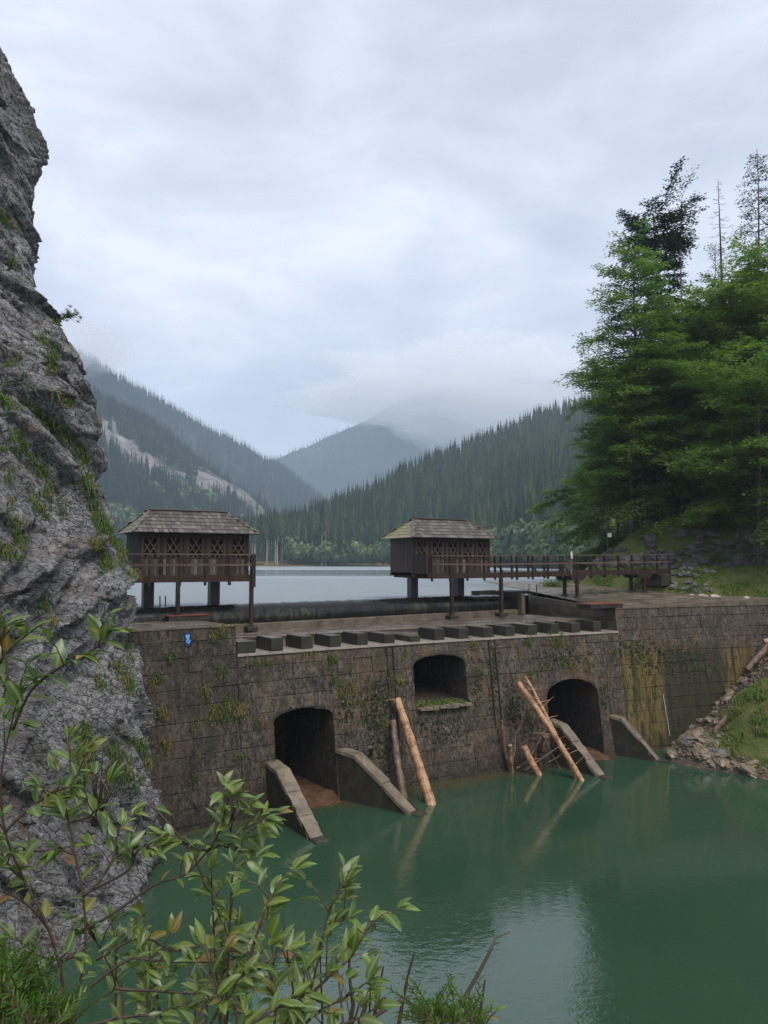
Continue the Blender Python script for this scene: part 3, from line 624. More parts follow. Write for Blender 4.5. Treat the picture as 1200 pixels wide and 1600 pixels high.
# haze (the rain air) and the low cloud that hides the far summit
def vol(name, sig, col, aniso=0.0):
    m, nt = mat(name); o = nt.nodes.new('ShaderNodeOutputMaterial'); p = nt.nodes.new('ShaderNodeVolumePrincipled')
    p.inputs['Color'].default_value = (*col, 1); p.inputs['Density'].default_value = sig; p.inputs['Anisotropy'].default_value = aniso
    nt.links.new(p.outputs[0], o.inputs['Volume']); return m
HAZE = 0.00027
mb = MB(); mb.box((0, 1900, 420), (9000, 4400, 868)); tag(mb.build('haze', vol('haze_air', HAZE, (0.68, 0.83, 1.0))), kind='stuff')
def cloud(name, c, size, seed, sig, label, n=40, amp=0.45):
    V, Fq = [], []
    for i in range(n + 1):
        for j in range(2 * n):
            th = math.pi * i / n; ph = math.pi * j / n; d = Vector((math.sin(th) * math.cos(ph), math.sin(th) * math.sin(ph), math.cos(th)))
            k = 1 + amp * fbm(d.x * 1.5 + seed, d.y * 1.5, d.z * 1.5, 5, 1.3)
            V.append((c[0] + d.x * size[0] * k, c[1] + d.y * size[1] * k, c[2] + d.z * size[2] * k))
    for i in range(n):
        for j in range(2 * n): Fq.append((i * 2 * n + j, (i + 1) * 2 * n + j, (i + 1) * 2 * n + (j + 1) % (2 * n), i * 2 * n + (j + 1) % (2 * n)))
    o = add(name, np_mesh(name, np.array(V), np.array(Fq), vol(name + '_vapour', sig, (1, 1, 1)), smooth=True)); return tag(o, label, 'cloud', kind='stuff')
CLOUDS = True
if CLOUDS:
    p = at_y(738, 612, 2650); cloud('low_cloud', p, (600, 200, 175), 2.0, 0.0075, 'bank of low cloud hiding the far summit')
    p = at_y(100, 545, 1430); cloud('low_cloud', p, (130, 90, 52), 8.0, 0.0055, 'wisp of low cloud on the high left ridge')

def sm(a, b, x): t = max(0, min(1, (x - a) / (b - a))); return t * t * (3 - 2 * t)

# ================================================================== CLIFF AND BANKS
CL = [  # silhouette of the cliff: px, py, distance
    (150, 1500, 20.5), (235, 1375, 23.8), (240, 1330, 24.4), (252, 1280, 24.8), (243, 1200, 25.2), (228, 1120, 25.6), (212, 1070, 25.9), (196, 1000, 26.2), (203, 945, 26.4), (208, 912, 26.5), (190, 850, 26.8), (165, 800, 27.0),
    (159, 760, 27.2), (161, 700, 27.5), (151, 660, 27.8), (138, 620, 28.1), (119, 550, 28.7), (98, 490, 29.2), (78, 440, 29.7), (62, 395, 30.1), (60, 340, 30.6), (68, 270, 31.3), (64, 215, 31.8), (44, 165, 32.3), (18, 105, 33), (-8, 50, 33.6), (-60, -60, 35), (-120, -180, 36.5)]
tab = []
for (px, py, d) in CL:
    p = at_y(px, py, d); tab.append((p.z, p.x + float(np.interp(p.z, [-9.7, -8.5, -4.5, -2.2, 0, 1, 6, 9.9, 15, 21], [.26, -.15, -.45, -.45, -.2, -.2, 0.0, -.5, -.6, -.15])), p.y))
tab.sort()
def edge(z):
    zs = [r[0] for r in tab]; return Vector((float(np.interp(z, zs, [r[1] for r in tab])), float(np.interp(z, zs, [r[2] for r in tab])), z))
def build_cliff():
    z0, z1, nz, ns = -10.6, 27.5, 640, 190; V = []
    FD_, BD_ = Vector((-0.30, -0.95, 0)).normalized(), Vector((-0.62, 0.78, 0)).normalized()
    out = Vector((0.95, -0.30, 0)); k = 0.5; lk = math.log(2) * k
    for i in range(nz + 1):
        z = lerp(z0, z1, i / nz); E = edge(z)
        for j in range(ns + 1):
            s = -9.5 + 14.5 * (j / ns) if j < ns * .8 else -9.5 + 14.5 * .8 + (j / ns - .8) * 60
            a = k * math.log1p(math.exp(-s / k)) if s > -20 * k else -s; b = k * math.log1p(math.exp(s / k)) if s < 20 * k else s
            p = E + FD_ * (a - lk) + BD_ * (b - lk)
            # strata dip down to the right of the picture
            an = R(38 + 36 * sm(2.5, -5, z)); sa, ca = math.sin(an), math.cos(an); q = Vector((p.x, p.y * ca - z * sa, z * ca + p.y * sa))
            n1 = mnoise.fractal(Vector((q.x * .16, q.y * .10, q.z * .34)), 1.0, 2.0, 3)
            n2 = mnoise.hetero_terrain(Vector((q.x * .6, q.y * .32, q.z * 1.15)), 0.8, 2.1, 4, 0.6)
            n3 = abs(mnoise.noise(Vector((q.x * 1.9, q.y * 1.0, q.z * 3.1)))); n4 = mnoise.fractal(Vector((q.x * 5.5, q.y * 4.2, q.z * 8.5)), 0.8, 2.2, 3)
            fa = mnoise.voronoi(Vector((p.x * .25 + p.y * .42, p.y * .1, p.z * .13 + p.y * .12)))[0]
            st = mnoise.noise(Vector((q.x * .5, q.y * .25, q.z * 1.9))); st = math.floor(st * 5) / 5 + 0.3 * (st * 5 - math.floor(st * 5)) / 5
            am = 1.0 if abs(s) > 1 else 0.85
            h = am * (0.36 * n1 + 0.18 * (n2 - .6) + 0.30 * st - 0.50 * (fa[0] - .35) - 0.14 * n3) + 0.06 * n4
            for sc_, am_ in ((.55, .55), (1.25, .34), (3.1, .16)):       # broken facets: each cell is a tilted plane
                qq = Vector((q.x * sc_, q.y * sc_ * .6, q.z * sc_ * 1.5)); dd, cc = mnoise.voronoi(qq)[:2]; rv = mnoise.cell_vector(cc[0] * 7.3 + Vector((3.1, 1.7, 9.2))) - Vector((.5, .5, .5)); h += am * am_ / sc_ * ((qq - cc[0]).dot(rv) * 1.1 + (rv.x) * .45)
            o_ = (out * max(0, min(1, (1.5 - s) / 3)) + Vector((0.75, 0.6, 0)) * max(0, min(1, (s + 1.5) / 3)))
            V.append(p + o_ * h)
    kk = ns + 1
    Fc = np.array([(i * kk + j, i * kk + j + 1, (i + 1) * kk + j + 1, (i + 1) * kk + j) for i in range(nz) for j in range(ns)])
    me = np_mesh('cliff', np.array([tuple(v) for v in V]), Fc, M['cliff'], smooth=False)
    tag(add('cliff', me), kind='structure')
    return BVHTree.FromPolygons([tuple(v) for v in V], [tuple(int(x) for x in f) for f in Fc])
CLIFF = build_cliff()
def on_cliff(px, py):
    r = ray(px, py).normalized(); h = CLIFF.ray_cast(Vector((0, 0, 0)), r); return (h[0], h[1]) if h[0] else (None, None)

def grass_mesh(roots, hmin, hmax, blades, spread, droop=0.5, w=0.012):
    """roots: (point, normal). One mesh of bent three-triangle blades"""
    V, Fq = [], []
    for (p, n) in roots:
        for _ in range(blades):
            a = random.random() * 6.283; r = spread * math.sqrt(random.random()); t = n.orthogonal().normalized(); b = n.cross(t)
            q = Vector(p) + t * (math.cos(a) * r) + b * (math.sin(a) * r) - n * 0.02
            d = (n * 0.8 + Vector((random.gauss(0, .45), random.gauss(0, .45), random.gauss(.55, .25)))).normalized(); h = random.uniform(hmin, hmax)
            s = d.cross(Vector((random.gauss(0, 1), random.gauss(0, 1), random.gauss(0, 1)))).normalized() * w * random.uniform(.7, 1.5)
            m = q + d * (h * .55); e = q + d * (h * (1 - .3 * droop)) + Vector((0, 0, -h * droop * random.uniform(.4, 1.0)))
            i = len(V); V += [tuple(q - s), tuple(q + s), tuple(m + s * .7), tuple(m - s * .7), tuple(e)]
            Fq += [(i, i + 1, i + 2), (i, i + 2, i + 3), (i + 3, i + 2, i + 4)]
    return np.array(V), np.array(Fq)
# tufts of grass along the ledges of the cliff
roots = []
def ledge(px0, py0, px1, py1, n, j):
    for k in range(n):
        t = random.random(); h, nn = on_cliff(lerp(px0, px1, t) + random.gauss(0, j), lerp(py0, py1, t) + random.gauss(0, j))
        if h: roots.append((h, (nn + Vector((0, 0, .3))).normalized()))
for a in [(50, 630, 120, 700, 34, 7), (120, 700, 130, 720, 16, 6), (0, 625, 25, 645, 14, 5), (20, 680, 60, 730, 26, 6), (60, 730, 80, 770, 14, 5), (45, 775, 66, 805, 16, 4), (132, 745, 150, 790, 24, 5), (140, 800, 168, 830, 26, 5), (160, 815, 195, 870, 36, 5), (192, 860, 206, 905, 22, 4),
          (146, 850, 172, 888, 34, 6), (20, 820, 40, 850, 16, 6), (0, 855, 22, 870, 12, 5), (60, 520, 90, 560, 10, 5), (70, 555, 85, 580, 8, 4), (0, 335, 22, 365, 12, 4), (8, 395, 18, 410, 6, 4), (122, 1140, 140, 1180, 40, 7), (118, 1180, 136, 1215, 36, 7), (170, 1170, 210, 1230, 44, 8), (208, 1150, 232, 1200, 24, 5),
          (150, 1060, 170, 1075, 8, 5), (185, 1040, 205, 1085, 24, 5), (140, 1240, 160, 1290, 18, 6), (195, 1000, 203, 1035, 12, 4), (100, 500, 115, 520, 8, 4), (85, 470, 95, 500, 8, 4), (60, 935, 80, 985, 12, 5), (0, 980, 14, 1010, 8, 5), (60, 740, 100, 800, 10, 12), (90, 600, 110, 640, 8, 5), (18, 560, 60, 640, 8, 8), (0, 700, 20, 800, 10, 8)]:
    ledge(*a)
V, Fq = grass_mesh(roots, .12, .42, 15, .17, .8, .014)
tag(add('cliff_grass', np_mesh('cliff_grass', V, Fq, M['cgrass'])), 'tufts of green and straw-coloured grass hanging on the grey cliff', 'grass', kind='stuff')
# small pine sprig leaning out of the cliff, and the leafless shrub low on the cliff
def needle_tufts(mb, pts, n, l, w):
    for p in pts:
        for _ in range(n):
            d = Vector((random.gauss(0, 1), random.gauss(0, 1), random.gauss(.3, .7))).normalized(); s = d.orthogonal().normalized() * w; mb.poly([Vector(p) - s, Vector(p) + s, Vector(p) + d * l * random.uniform(.6, 1.2)])
h, nn = on_cliff(92, 500)
if h:
    t = thing('pine_sprig', 'small dark pine sprig leaning out from the cliff edge against the sky', 'small pine', h); t0 = MB(); cr = MB(); tips = []
    b = at_y(118, 491, h.y); t0.tube([h, h.lerp(b, .5) + Vector((0, 0, .12)), b + Vector((0, 0, .05))], [.03, .02, .01], 5)
    for k in range(26):
        q = h.lerp(b, random.uniform(.2, 1.05)) + Vector((random.gauss(0, .12), random.gauss(0, .25), random.gauss(.06, .13))); t0.tube([h.lerp(b, random.uniform(.2, .8)), q], [.01, .004], 4); tips.append(q)
    t0.build('trunk', M['bough'], t); needle_tufts(cr, tips, 16, .16, .012); tag(cr.build('crown', M['pine'], t), kind='stuff')
for (px, py, tx, ty, lab) in [(150, 1290, 175, 1195, 'leafless brown shrub fanning up the foot of the cliff')]:
    h, nn = on_cliff(px, py)
    if h:
        mb = MB(); tag_ = None
        for k in range(46):
            tip = at_y(tx + random.gauss(0, 22), ty + random.gauss(0, 22), h.y - random.uniform(.2, .9)); mid = h.lerp(tip, .5) + Vector((random.gauss(0, .06), -.1, random.gauss(0, .06)))
            mb.tube([h + Vector((random.gauss(0, .05), -.05, 0)), mid, tip], [.016, .010, .004], 4)
            for _ in range(2): q = mid.lerp(tip, random.random()); mb.tube([q, q + Vector((random.gauss(0, .18), random.gauss(0, .1), random.uniform(.08, .3)))], [.006, .003], 3)
        tag(mb.build('bare_shrub', M['deadtwig']), lab, 'shrub')

# ---- right-hand bank: terrace edge, grassy bank, path, rock step and wooded slope
TU = 20.7                                                     # u where the right terrace begins
T0 = WP(TU, Z_TOP); T0.z = 0; TD = rot2(THETA(TU + 3)); TN = Vector((-TD.y, TD.x, 0))
def z_terr(x, y):
    r = Vector((x, y, 0)) - T0; return -2.45 + 0.052 * max(0, r.dot(TN)) + 0.024 * max(0, r.dot(TD))
def y_edge(x): return float(np.interp(x, [8, 11, 14, 16.8, 19, 21.5, 24, 28, 40], [58, 57, 55.6, 50.5, 47.4, 45.6, 44.4, 43.5, 43]))   # back edge of the terrace
def y_path(x): return float(np.interp(x, [8, 14, 17, 20, 25, 40], [59.5, 57.5, 53.2, 51.2, 50.0, 49.5]))
def z_hill(x, y, fine=True):
    e, p = y_edge(x), y_path(x); zt = z_terr(x, min(y, e)) - 0.25
    zp = -0.45 + 0.02 * max(0, x - 17)
    if y < e: z = zt
    elif y < p: z = lerp(zt, zp, sm(0, 1, (y - e) / (p - e)) * .9 + .1 * (y - e) / (p - e))
    else:
        q = y - p; z = zp + 1.9 * sm(1.3, 3.2, q) * sm(14.5, 18, x) + 0.62 * max(0, q - 2.6) - 0.0012 * max(0, q - 2.6) ** 2
    # the lake shore on the left of the slope
    sh = 0.215 * y + 0.2 - 0.9 * sm(60, 52, y)
    d = x - sh
    if y > 52: z = min(z, Z_LAKE - .5 + 0.75 * max(0, d)) if d > -4 else Z_LAKE - 0.8
    if fine: z += 0.16 * fbm(x, y, 0, 5, .55) * sm(0, 1.5, y - e) + 0.5 * fbm(x, y, 4, 3, .12) * sm(2, 8, y - p)
    return z
V = []; nx, ny = 150, 170
for j in range(ny + 1):
    y = 41 + 90 * (j / ny) ** 1.7
    for i in range(nx + 1):
        x = 8 + 62 * (i / nx) ** 1.35; V.append((x, y, z_hill(x, y)))
Fc = [(j * (nx + 1) + i, j * (nx + 1) + i + 1, (j + 1) * (nx + 1) + i + 1, (j + 1) * (nx + 1) + i) for j in range(ny) for i in range(nx) if V[j * (nx + 1) + i][1] > y_edge(V[j * (nx + 1) + i][0]) - 1.3]
fm = []
for f in Fc:
    x, y, z = V[f[0]]; q = y - y_path(x); fm.append(0 if q < 0 else (1 if q < 1.2 else (2 if q < 5 else 3)))
me = np_mesh('wooded_slope', np.array(V), np.array(Fc), [M['bank'], M['joint'], M['bank'], M['slope']], fm, smooth=True)
tag(add('wooded_slope', me), kind='structure')
# grass on the bank and the lower slope
roots = []
for _ in range(7500):
    x = random.uniform(15, 33); e, p = y_edge(x), y_path(x); y = random.uniform(e, p) if random.random() < .6 else random.uniform(p + 1.5, p + 9)
    if fbm(x, y, 2, 3, .5) < (-.12 if y < p else -.05): continue
    if 1.4 < y - p < 3.3 and random.random() < .85: continue
    roots.append((Vector((x, y, z_hill(x, y))), Vector((0, -.2, 1)).normalized()))
V, Fq = grass_mesh(roots, .10, .34, 9, .2, .5, .016)
tag(add('bank_grass', np_mesh('bank_grass', V, Fq, M['meadow'])), 'rough grass on the bank beside the terrace and under the beeches', 'grass', kind='stuff')

def rock_mesh(seed, n=7, m_=5, flat=.7):
    r = random.Random(seed); V = []; Fq = []
    for i in range(m_ + 1):
        for j in range(n):
            th = math.pi * i / m_; ph = 2 * math.pi * j / n + i * .3; d = Vector((math.sin(th) * math.cos(ph), math.sin(th) * math.sin(ph), math.cos(th)))
            k = 1 + .34 * mnoise.noise(d * 1.6 + Vector((seed * 3.7, 0, 0))) + r.uniform(-.1, .1); V.append((d.x * k * .5, d.y * k * .5, d.z * k * .5 * flat))
    for i in range(m_):
        for j in range(n): Fq.append((i * n + j, (i + 1) * n + j, (i + 1) * n + (j + 1) % n, i * n + (j + 1) % n))
    return V, Fq
ROCKS = {}
for nm in ('rock', 'palerock', 'wetrock'):
    ROCKS[nm] = [new_mesh('stone', *rock_mesh(k), M[nm]) for k in range(6)]
def put_rock(nm, p, size, parent=None, name='stone'):
    o = add(name, random.choice(ROCKS[nm]), parent, Vector(p) - (abs_loc(parent) if parent else Vector((0, 0, 0)))); o.scale = [size * random.uniform(.7, 1.35) for _ in range(2)] + [size * random.uniform(.6, 1.0)]
    o.rotation_euler = (random.uniform(-.5, .5), random.uniform(-.5, .5), random.random() * 6.28); return o
# rock outcrop behind the path: angular lumps set into the step
oc = thing('rock_outcrop', 'grey broken rock outcrop above the path right of the footbridge', 'rock outcrop', (20, 53, 0))
for k in range(280):
    x = random.uniform(15.6, 30); q = random.uniform(1.1, 3.6); y = y_path(x) + q
    if q > 2.6 and fbm(x, y, 5, 3, .6) < .0: continue
    put_rock('rock', (x, y, z_hill(x, y) + random.uniform(-.1, .12)), random.uniform(.35, 1.15) * (1 if q < 2.8 else .8), oc, 'rock')
# loose stones on the bank
for (px, py, s, nm, lab) in [(1098, 923, .8, 'palerock', 'pale flat boulder at the foot of the grassy bank, left of the white one'), (1112, 926, .55, 'palerock', 'small pale stone between two larger ones at the foot of the bank'), (1121, 925, .9, 'palerock', 'largest whitish boulder at the foot of the grassy bank'), (1131, 927, .55, 'rock', 'grey stone against the right side of the whitish boulder'),
                             (1167, 931, .75, 'palerock', 'pale stone standing alone at the terrace edge below the grass'), (1180, 935, .5, 'rock', 'low grey stone right of the lone pale stone at the terrace edge'), (1192, 934, .6, 'rock', 'grey stone at the very right end of the terrace edge'), (1083, 920, .6, 'palerock', 'slanting pale slab at the bottom of the grey scree'), (1074, 922, .5, 'rock', 'grey slab left of the slanting pale slab below the scree')]:
    x = (px - 600) / F * 46.5; y = 46
    for _ in range(6): p = at_y(px, py, y); y = max(y_edge(p.x) + .15, 42)
    p.z = z_hill(p.x, p.y) + s * .12; o = put_rock(nm, p, s); tag(o, lab, 'stone')
sc = thing('scree', 'grey heap of angular scree stones on the grassy bank by the bridge end', 'scree', (18.6, 49, -1.5))
for k in range(60):
    px = random.gauss(1075, 16); py = random.gauss(909, 8); p = at_y(px, py, 48.5); x = p.x; e, q = y_edge(x), y_path(x); y = lerp(e, q, max(0, min(1, (925 - py) / 34))); p = Vector(((px - 600) / F * y, y, 0)); p.z = z_hill(p.x, y) + .06
    put_rock('rock', p, random.uniform(.22, .5), sc)

# ---- rubble bank and grassy mound at the right end of the pool
WL = [Vector((15.0, 44.5, 0)), Vector((14.25, 38.3, 0)), Vector((15.3, 36.9, 0)), Vector((17.3, 34.6, 0)), Vector((21, 30, 0)), Vector((26, 23, 0)), Vector((34, 8, 0)), Vector((40, -8, 0))]
def dist_wl(x, y):
    best = 1e9; sgn = 1
    for a, b in zip(WL, WL[1:]):
        ab = b - a; t = max(0, min(1, ((x - a.x) * ab.x + (y - a.y) * ab.y) / ab.length_squared)); q = a + ab * t; d = math.hypot(x - q.x, y - q.y)
        if d < best: best = d; sgn = 1 if ab.x * (y - a.y) - ab.y * (x - a.x) > 0 else -1
    return best * sgn
_WS = [W(k * .5) for k in range(-10, 94)]
def behind_wall(x, y):
    k = min(range(len(_WS)), key=lambda i: (_WS[i].x - x) ** 2 + (_WS[i].y - y) ** 2); n = NRM((k - 10) * .5)
    return -((x - _WS[k].x) * n.x + (y - _WS[k].y) * n.y)
def z_bank(x, y):
    s = dist_wl(x, y); z = Z_POOL - .12 + (0.60 * s if s > 0 else 0.35 * s)
    z += 1.35 * math.exp(-((x - 18.5) ** 2 + (y - 37.9) ** 2) / 3.2) + .75 * math.exp(-((x - 15.3) ** 2 + (y - 38.1) ** 2) / 1.5) + .35 * max(0, min(1, (x - 17) / 4)) * 2 - .5 * math.exp(-((x - 16.5) ** 2 + (y - 38.0) ** 2) / .5)
    return z + .16 * fbm(x, y, 1, 5, .9) * min(1, max(.2, s))
V = []; nx, ny = 120, 150
for j in range(ny + 1):
    for i in range(nx + 1):
        x = 11.5 + 32 * (i / nx) ** 1.3; y = 47 - 55 * (j / ny) ** 1.5; V.append((x, y, z_bank(x, y)))
Fc = []; fm = []
for j in range(ny):
    for i in range(nx):
        f = (j * (nx + 1) + i, (j + 1) * (nx + 1) + i, (j + 1) * (nx + 1) + i + 1, j * (nx + 1) + i + 1); v = V[f[0]]
        if dist_wl(v[0], v[1]) < -2.0: continue
        if behind_wall(v[0], v[1]) > .5: continue            # inside the dam nothing is needed
        Fc.append(f); fm.append(1 if (abs(v[0] - 18.4) < 1.9 and abs(v[1] - 37.3) < 1.8) or (v[1] < 33) else 0)
me = np_mesh('rubble_bank', np.array(V), np.array(Fc), [M['rubble'], M['bank']], fm, smooth=True); rb = tag(add('rubble_bank', me), kind='structure')
def on_bank(px, py):
    d = ray(px, py); lo, hi = 26.0, 46.0
    for k in range(200):
        y = lerp(lo, hi, k / 199); p = d * (y / d.y)
        if p.z < z_bank(p.x, p.y): return p
    return None
n = 0
for k in range(900):
    r_ = random.random()
    if r_ < .5: px = random.uniform(1040, 1210); py = 1160 - (px - 1040) * 0.95 + random.gauss(8, 18)
    elif r_ < .85: px = random.gauss(1090, 28); py = random.gauss(1172, 14)
    else: px = random.uniform(1100, 1200); py = np.interp(px, [1100, 1200], [1196, 1214]) + random.gauss(-6, 5)
    p = on_bank(px, py)
    if p is None or dist_wl(p.x, p.y) < -.05: continue
    if (p.x - 18.5) ** 2 + (p.y - 37.3) ** 2 < 3.0: continue
    put_rock('wetrock' if random.random() < .8 else 'rock', p + Vector((0, 0, .03)), random.uniform(.14, .42) if random.random() < .78 else random.uniform(.45, .9), rb); n += 1
    if n >= 290: break
RV, RF = rock_mesh(50, 5, 3); RV = np.array(RV); RF = np.array(RF); Vs, Fs, off = [], [], 0
for k in range(2600):
    if k % 3: px = random.uniform(1036, 1230); py = 1162 - (px - 1040) * 0.95 + random.gauss(14, 26)
    else: px = random.uniform(1040, 1230); py = np.interp(px, [1040, 1230], [1170, 1215]) + random.gauss(-14, 16)
    p = on_bank(px, py)
    if p is None or dist_wl(p.x, p.y) < -.2 or (p.x - 18.5) ** 2 + (p.y - 37.3) ** 2 < 3.4: continue
    s = random.uniform(.06, .2); a = random.random() * 6.28; c_, q_ = math.cos(a), math.sin(a); Q = RV * np.array([s * random.uniform(.8, 1.5), s, s * .8]); Q = np.stack([Q[:, 0] * c_ - Q[:, 1] * q_ + p.x, Q[:, 0] * q_ + Q[:, 1] * c_ + p.y, Q[:, 2] + p.z + .02], 1); Vs.append(Q); Fs.append(RF + off); off += len(RV)
tag(add('rubble', np_mesh('rubble', np.concatenate(Vs), np.concatenate(Fs), M['wetrock'])), 'small wet brown rubble on the bank at the right end of the pool', 'rubble', kind='stuff')
roots = []
for _ in range(2600):
    a, r_ = random.random() * 6.28, (1.9 + .4 * math.sin(a * 3) + .3 * math.sin(a * 7)) * math.sqrt(random.random()); x, y = 18.6 + math.cos(a) * r_ * 1.15, 37.3 + math.sin(a) * r_
    if fbm(x, y, 3, 3, .9) < -.25: continue
    roots.append((Vector((x, y, z_bank(x, y))), Vector((-.1, -.3, 1)).normalized()))
V, Fq = grass_mesh(roots, .16, .5, 12, .12, .8, .014)
tag(add('mound_grass', np_mesh('mound_grass', V, Fq, M['meadow'])), 'long drooping grass on the mound at the right edge of the pool', 'grass', kind='stuff')
# thin run of water down the stained wall and over the rubble
mb = MB(); pts = []
for k in range(9):
    u, z = on_wall(1035 + k * 1.2, 1084 + k * 8.2); pts.append(WP(u, z, .05 + .008 * k))
mb.tube(pts, [.010 + .003 * (k % 2) for k in range(9)], 5); tag(mb.build('water_trickle', M['water']), 'thin white trickle of water running down the green-stained wall', 'water', kind='stuff')

# ---- near bank under the camera (roots of the foreground shrubs) and the left shore
V = []; nx, ny = 60, 40
for j in range(ny + 1):
    y = -5 + 11 * j / ny
    for i in range(nx + 1):
        x = -16 + 32 * i / nx; ed = 2.1 + 0.25 * fbm(x, 0, 0, 3, .5); t = max(0, y - ed); V.append((x, y, -1.62 - 1.5 * t - .35 * t * t * .5 + .06 * fbm(x, y, 2, 4, 1.3)))
Fc = [(j * (nx + 1) + i, j * (nx + 1) + i + 1, (j + 1) * (nx + 1) + i + 1, (j + 1) * (nx + 1) + i) for j in range(ny) for i in range(nx)]
tag(add('near_bank', np_mesh('near_bank', np.array(V), np.array(Fc), M['bank'], smooth=True)), kind='structure')

# ================================================================== DAM
class Opening:
    def __init__(s, l, r, crown, spring, sill):
        ul, zl = on_wall(*l); ur, zr = on_wall(*r); s.u0, s.u1 = ul, ur; s.uc = (ul + ur) / 2; s.hw = (ur - ul) / 2
        s.crown = on_wall(*crown)[1]; s.spring = on_wall(*spring)[1]; s.sill = on_wall(*sill)[1] if sill else -11.0
    def half(s, z):
        if z >= s.crown: return 0.0
        if z <= s.spring: return s.hw
        return s.hw * math.sqrt(max(0, 1 - ((z - s.spring) / (s.crown - s.spring)) ** 2))
OPS = [Opening((430, 1180), (524, 1180), (480, 1105), (432, 1128), None), Opening((647, 1070), (729, 1070), (690, 1022), (650, 1042), (690, 1104)), Opening((857, 1120), (938, 1120), (898, 1060), (938, 1082), None)]
COURSE = [Z_LEDGE - .02]
hs = [.52, .62, .60, .58, .62, .60, .58, .62, .60, .58, .60, .60]
for h in hs: COURSE.append(COURSE[-1] - h)
# let a bed joint fall on the sill of the upper opening
k = min(range(len(COURSE)), key=lambda i: abs(COURSE[i] - OPS[1].sill)); OPS[1].sill = COURSE[k]
for o in OPS: print('opening', [round(v, 2) for v in (o.u0, o.u1, o.crown, o.spring, o.sill)])

def stone_part(poly, parent, name='stone', mtl=None, proud=None, gap=.006, gf=None, back=.22):
    """a dressed block from its outline in (u, z) on the wall face; front pillowed and slightly uneven"""
    cu = sum(p[0] for p in poly) / len(poly); cz = sum(p[1] for p in poly) / len(poly)
    du = max(p[0] for p in poly) - min(p[0] for p in poly); dz = max(p[1] for p in poly) - min(p[1] for p in poly)
    proud = random.uniform(-.012, .02) if proud is None else proud
    fn = gf or (lambda u, z, o: WP(u, z, o))
    def ring(g, o, j=0.0):
        ku, kz = max(.1, 1 - 2 * g / max(du, .05)), max(.1, 1 - 2 * g / max(dz, .05))
        return [fn(cu + (p[0] - cu) * ku + random.uniform(-j, j), cz + (p[1] - cz) * kz + random.uniform(-j, j), o + random.uniform(-j, j) * .6) for p in poly]
    n = len(poly); mb = MB(); vs_ = ring(gap, -back) + ring(gap, proud - .022, .008) + ring(gap + .02, proud, .014)
    fs_ = [[n * 2 + i for i in range(n)]]
    for r in range(2):
        for i in range(n): fs_.append([r * n + i, r * n + (i + 1) % n, (r + 1) * n + (i + 1) % n, (r + 1) * n + i])
    mb.raw(vs_, fs_); return mb.build(name, mtl or M['stone'], parent)

def courses(parent, ua, ub, zs, lmin, lmax, ops):
    for c in range(len(zs) - 1):
        z1, z0 = zs[c], zs[c + 1]
        act = sorted([o for o in ops if z0 < o.crown - .01 and z1 > o.sill + .01 and o.u1 > ua and o.u0 < ub], key=lambda o: o.u0)
        segs = []; left = [(ua, z0), (ua, z1)]
        for o in act:
            zt = min(z1, o.crown); m = 6 if zt > o.spring + .02 else 1
            zz = [lerp(z0, zt, i / m) for i in range(m + 1)]; hl = [(o.uc - o.half(z), z) for z in zz]; hr = [(o.uc + o.half(z), z) for z in zz]
            if z1 > o.crown + .02: hl.append((o.uc, z1)); hr.append((o.uc, z1))
            segs.append((left, hl)); left = hr
        segs.append((left, [(ub, z0), (ub, z1)]))
        for (a, b) in segs:
            s0, s1 = max(p[0] for p in a), min(p[0] for p in b)
            if s1 - s0 < .15 and len(a) == 2 and len(b) == 2:
                if s1 - s0 > .03: stone_part(a[:1] + b + a[1:], parent)
                continue
            js = []; u = s0 + random.uniform(.45, lmax)
            while u < s1 - .4: js.append(u); u += random.uniform(lmin, lmax)
            cur = a
            for u in js:
                stone_part([cur[0], (u, z0), (u, z1)] + list(reversed(cur[1:])), parent); cur = [(u, z0), (u, z1)]
            stone_part([cur[0]] + list(b) + list(reversed(cur[1:])), parent)

def core(parent, ua, ub, ztop, zbot, ops, name='core'):
    """mortar bed behind the stones, cut round the openings"""
    mb = MB(); zs = sorted({ztop, zbot} | {z for o in ops for z in [o.sill] + [lerp(o.spring, o.crown, k / 7) for k in range(8)] if zbot < z < ztop})
    for z0, z1 in zip(zs, zs[1:]):
        zm = (z0 + z1) / 2; act = sorted([o for o in ops if o.sill < zm < o.crown], key=lambda o: o.u0); cuts = [(ua, ua)]
        for o in act: cuts.append((o.uc - o.half(z0), o.uc + o.half(z0), o.uc - o.half(z1), o.uc + o.half(z1)))
        l0 = l1 = ua
        for c in cuts[1:] + [(ub, None, ub, None)]:
            n = max(1, int(abs(c[0] - l0) / 1.0))
            for i in range(n):
                f, g = i / n, (i + 1) / n; mb.poly([WP(lerp(l0, c[0], f), z0, -.03), WP(lerp(l0, c[0], g), z0, -.03), WP(lerp(l1, c[2], g), z1, -.03), WP(lerp(l1, c[2], f), z1, -.03)])
            if c[1] is not None: l0, l1 = c[1], c[3]
    return mb.build(name, M['core'], parent)

dam = thing('dam_wall', 'long curved masonry dam wall with three arched openings above the green pool', 'dam', WP(10, Z_POOL))
core(dam, 0, TU, Z_LEDGE - .02, -11, OPS); courses(dam, 0.0, TU, COURSE, .75, 1.55, OPS)
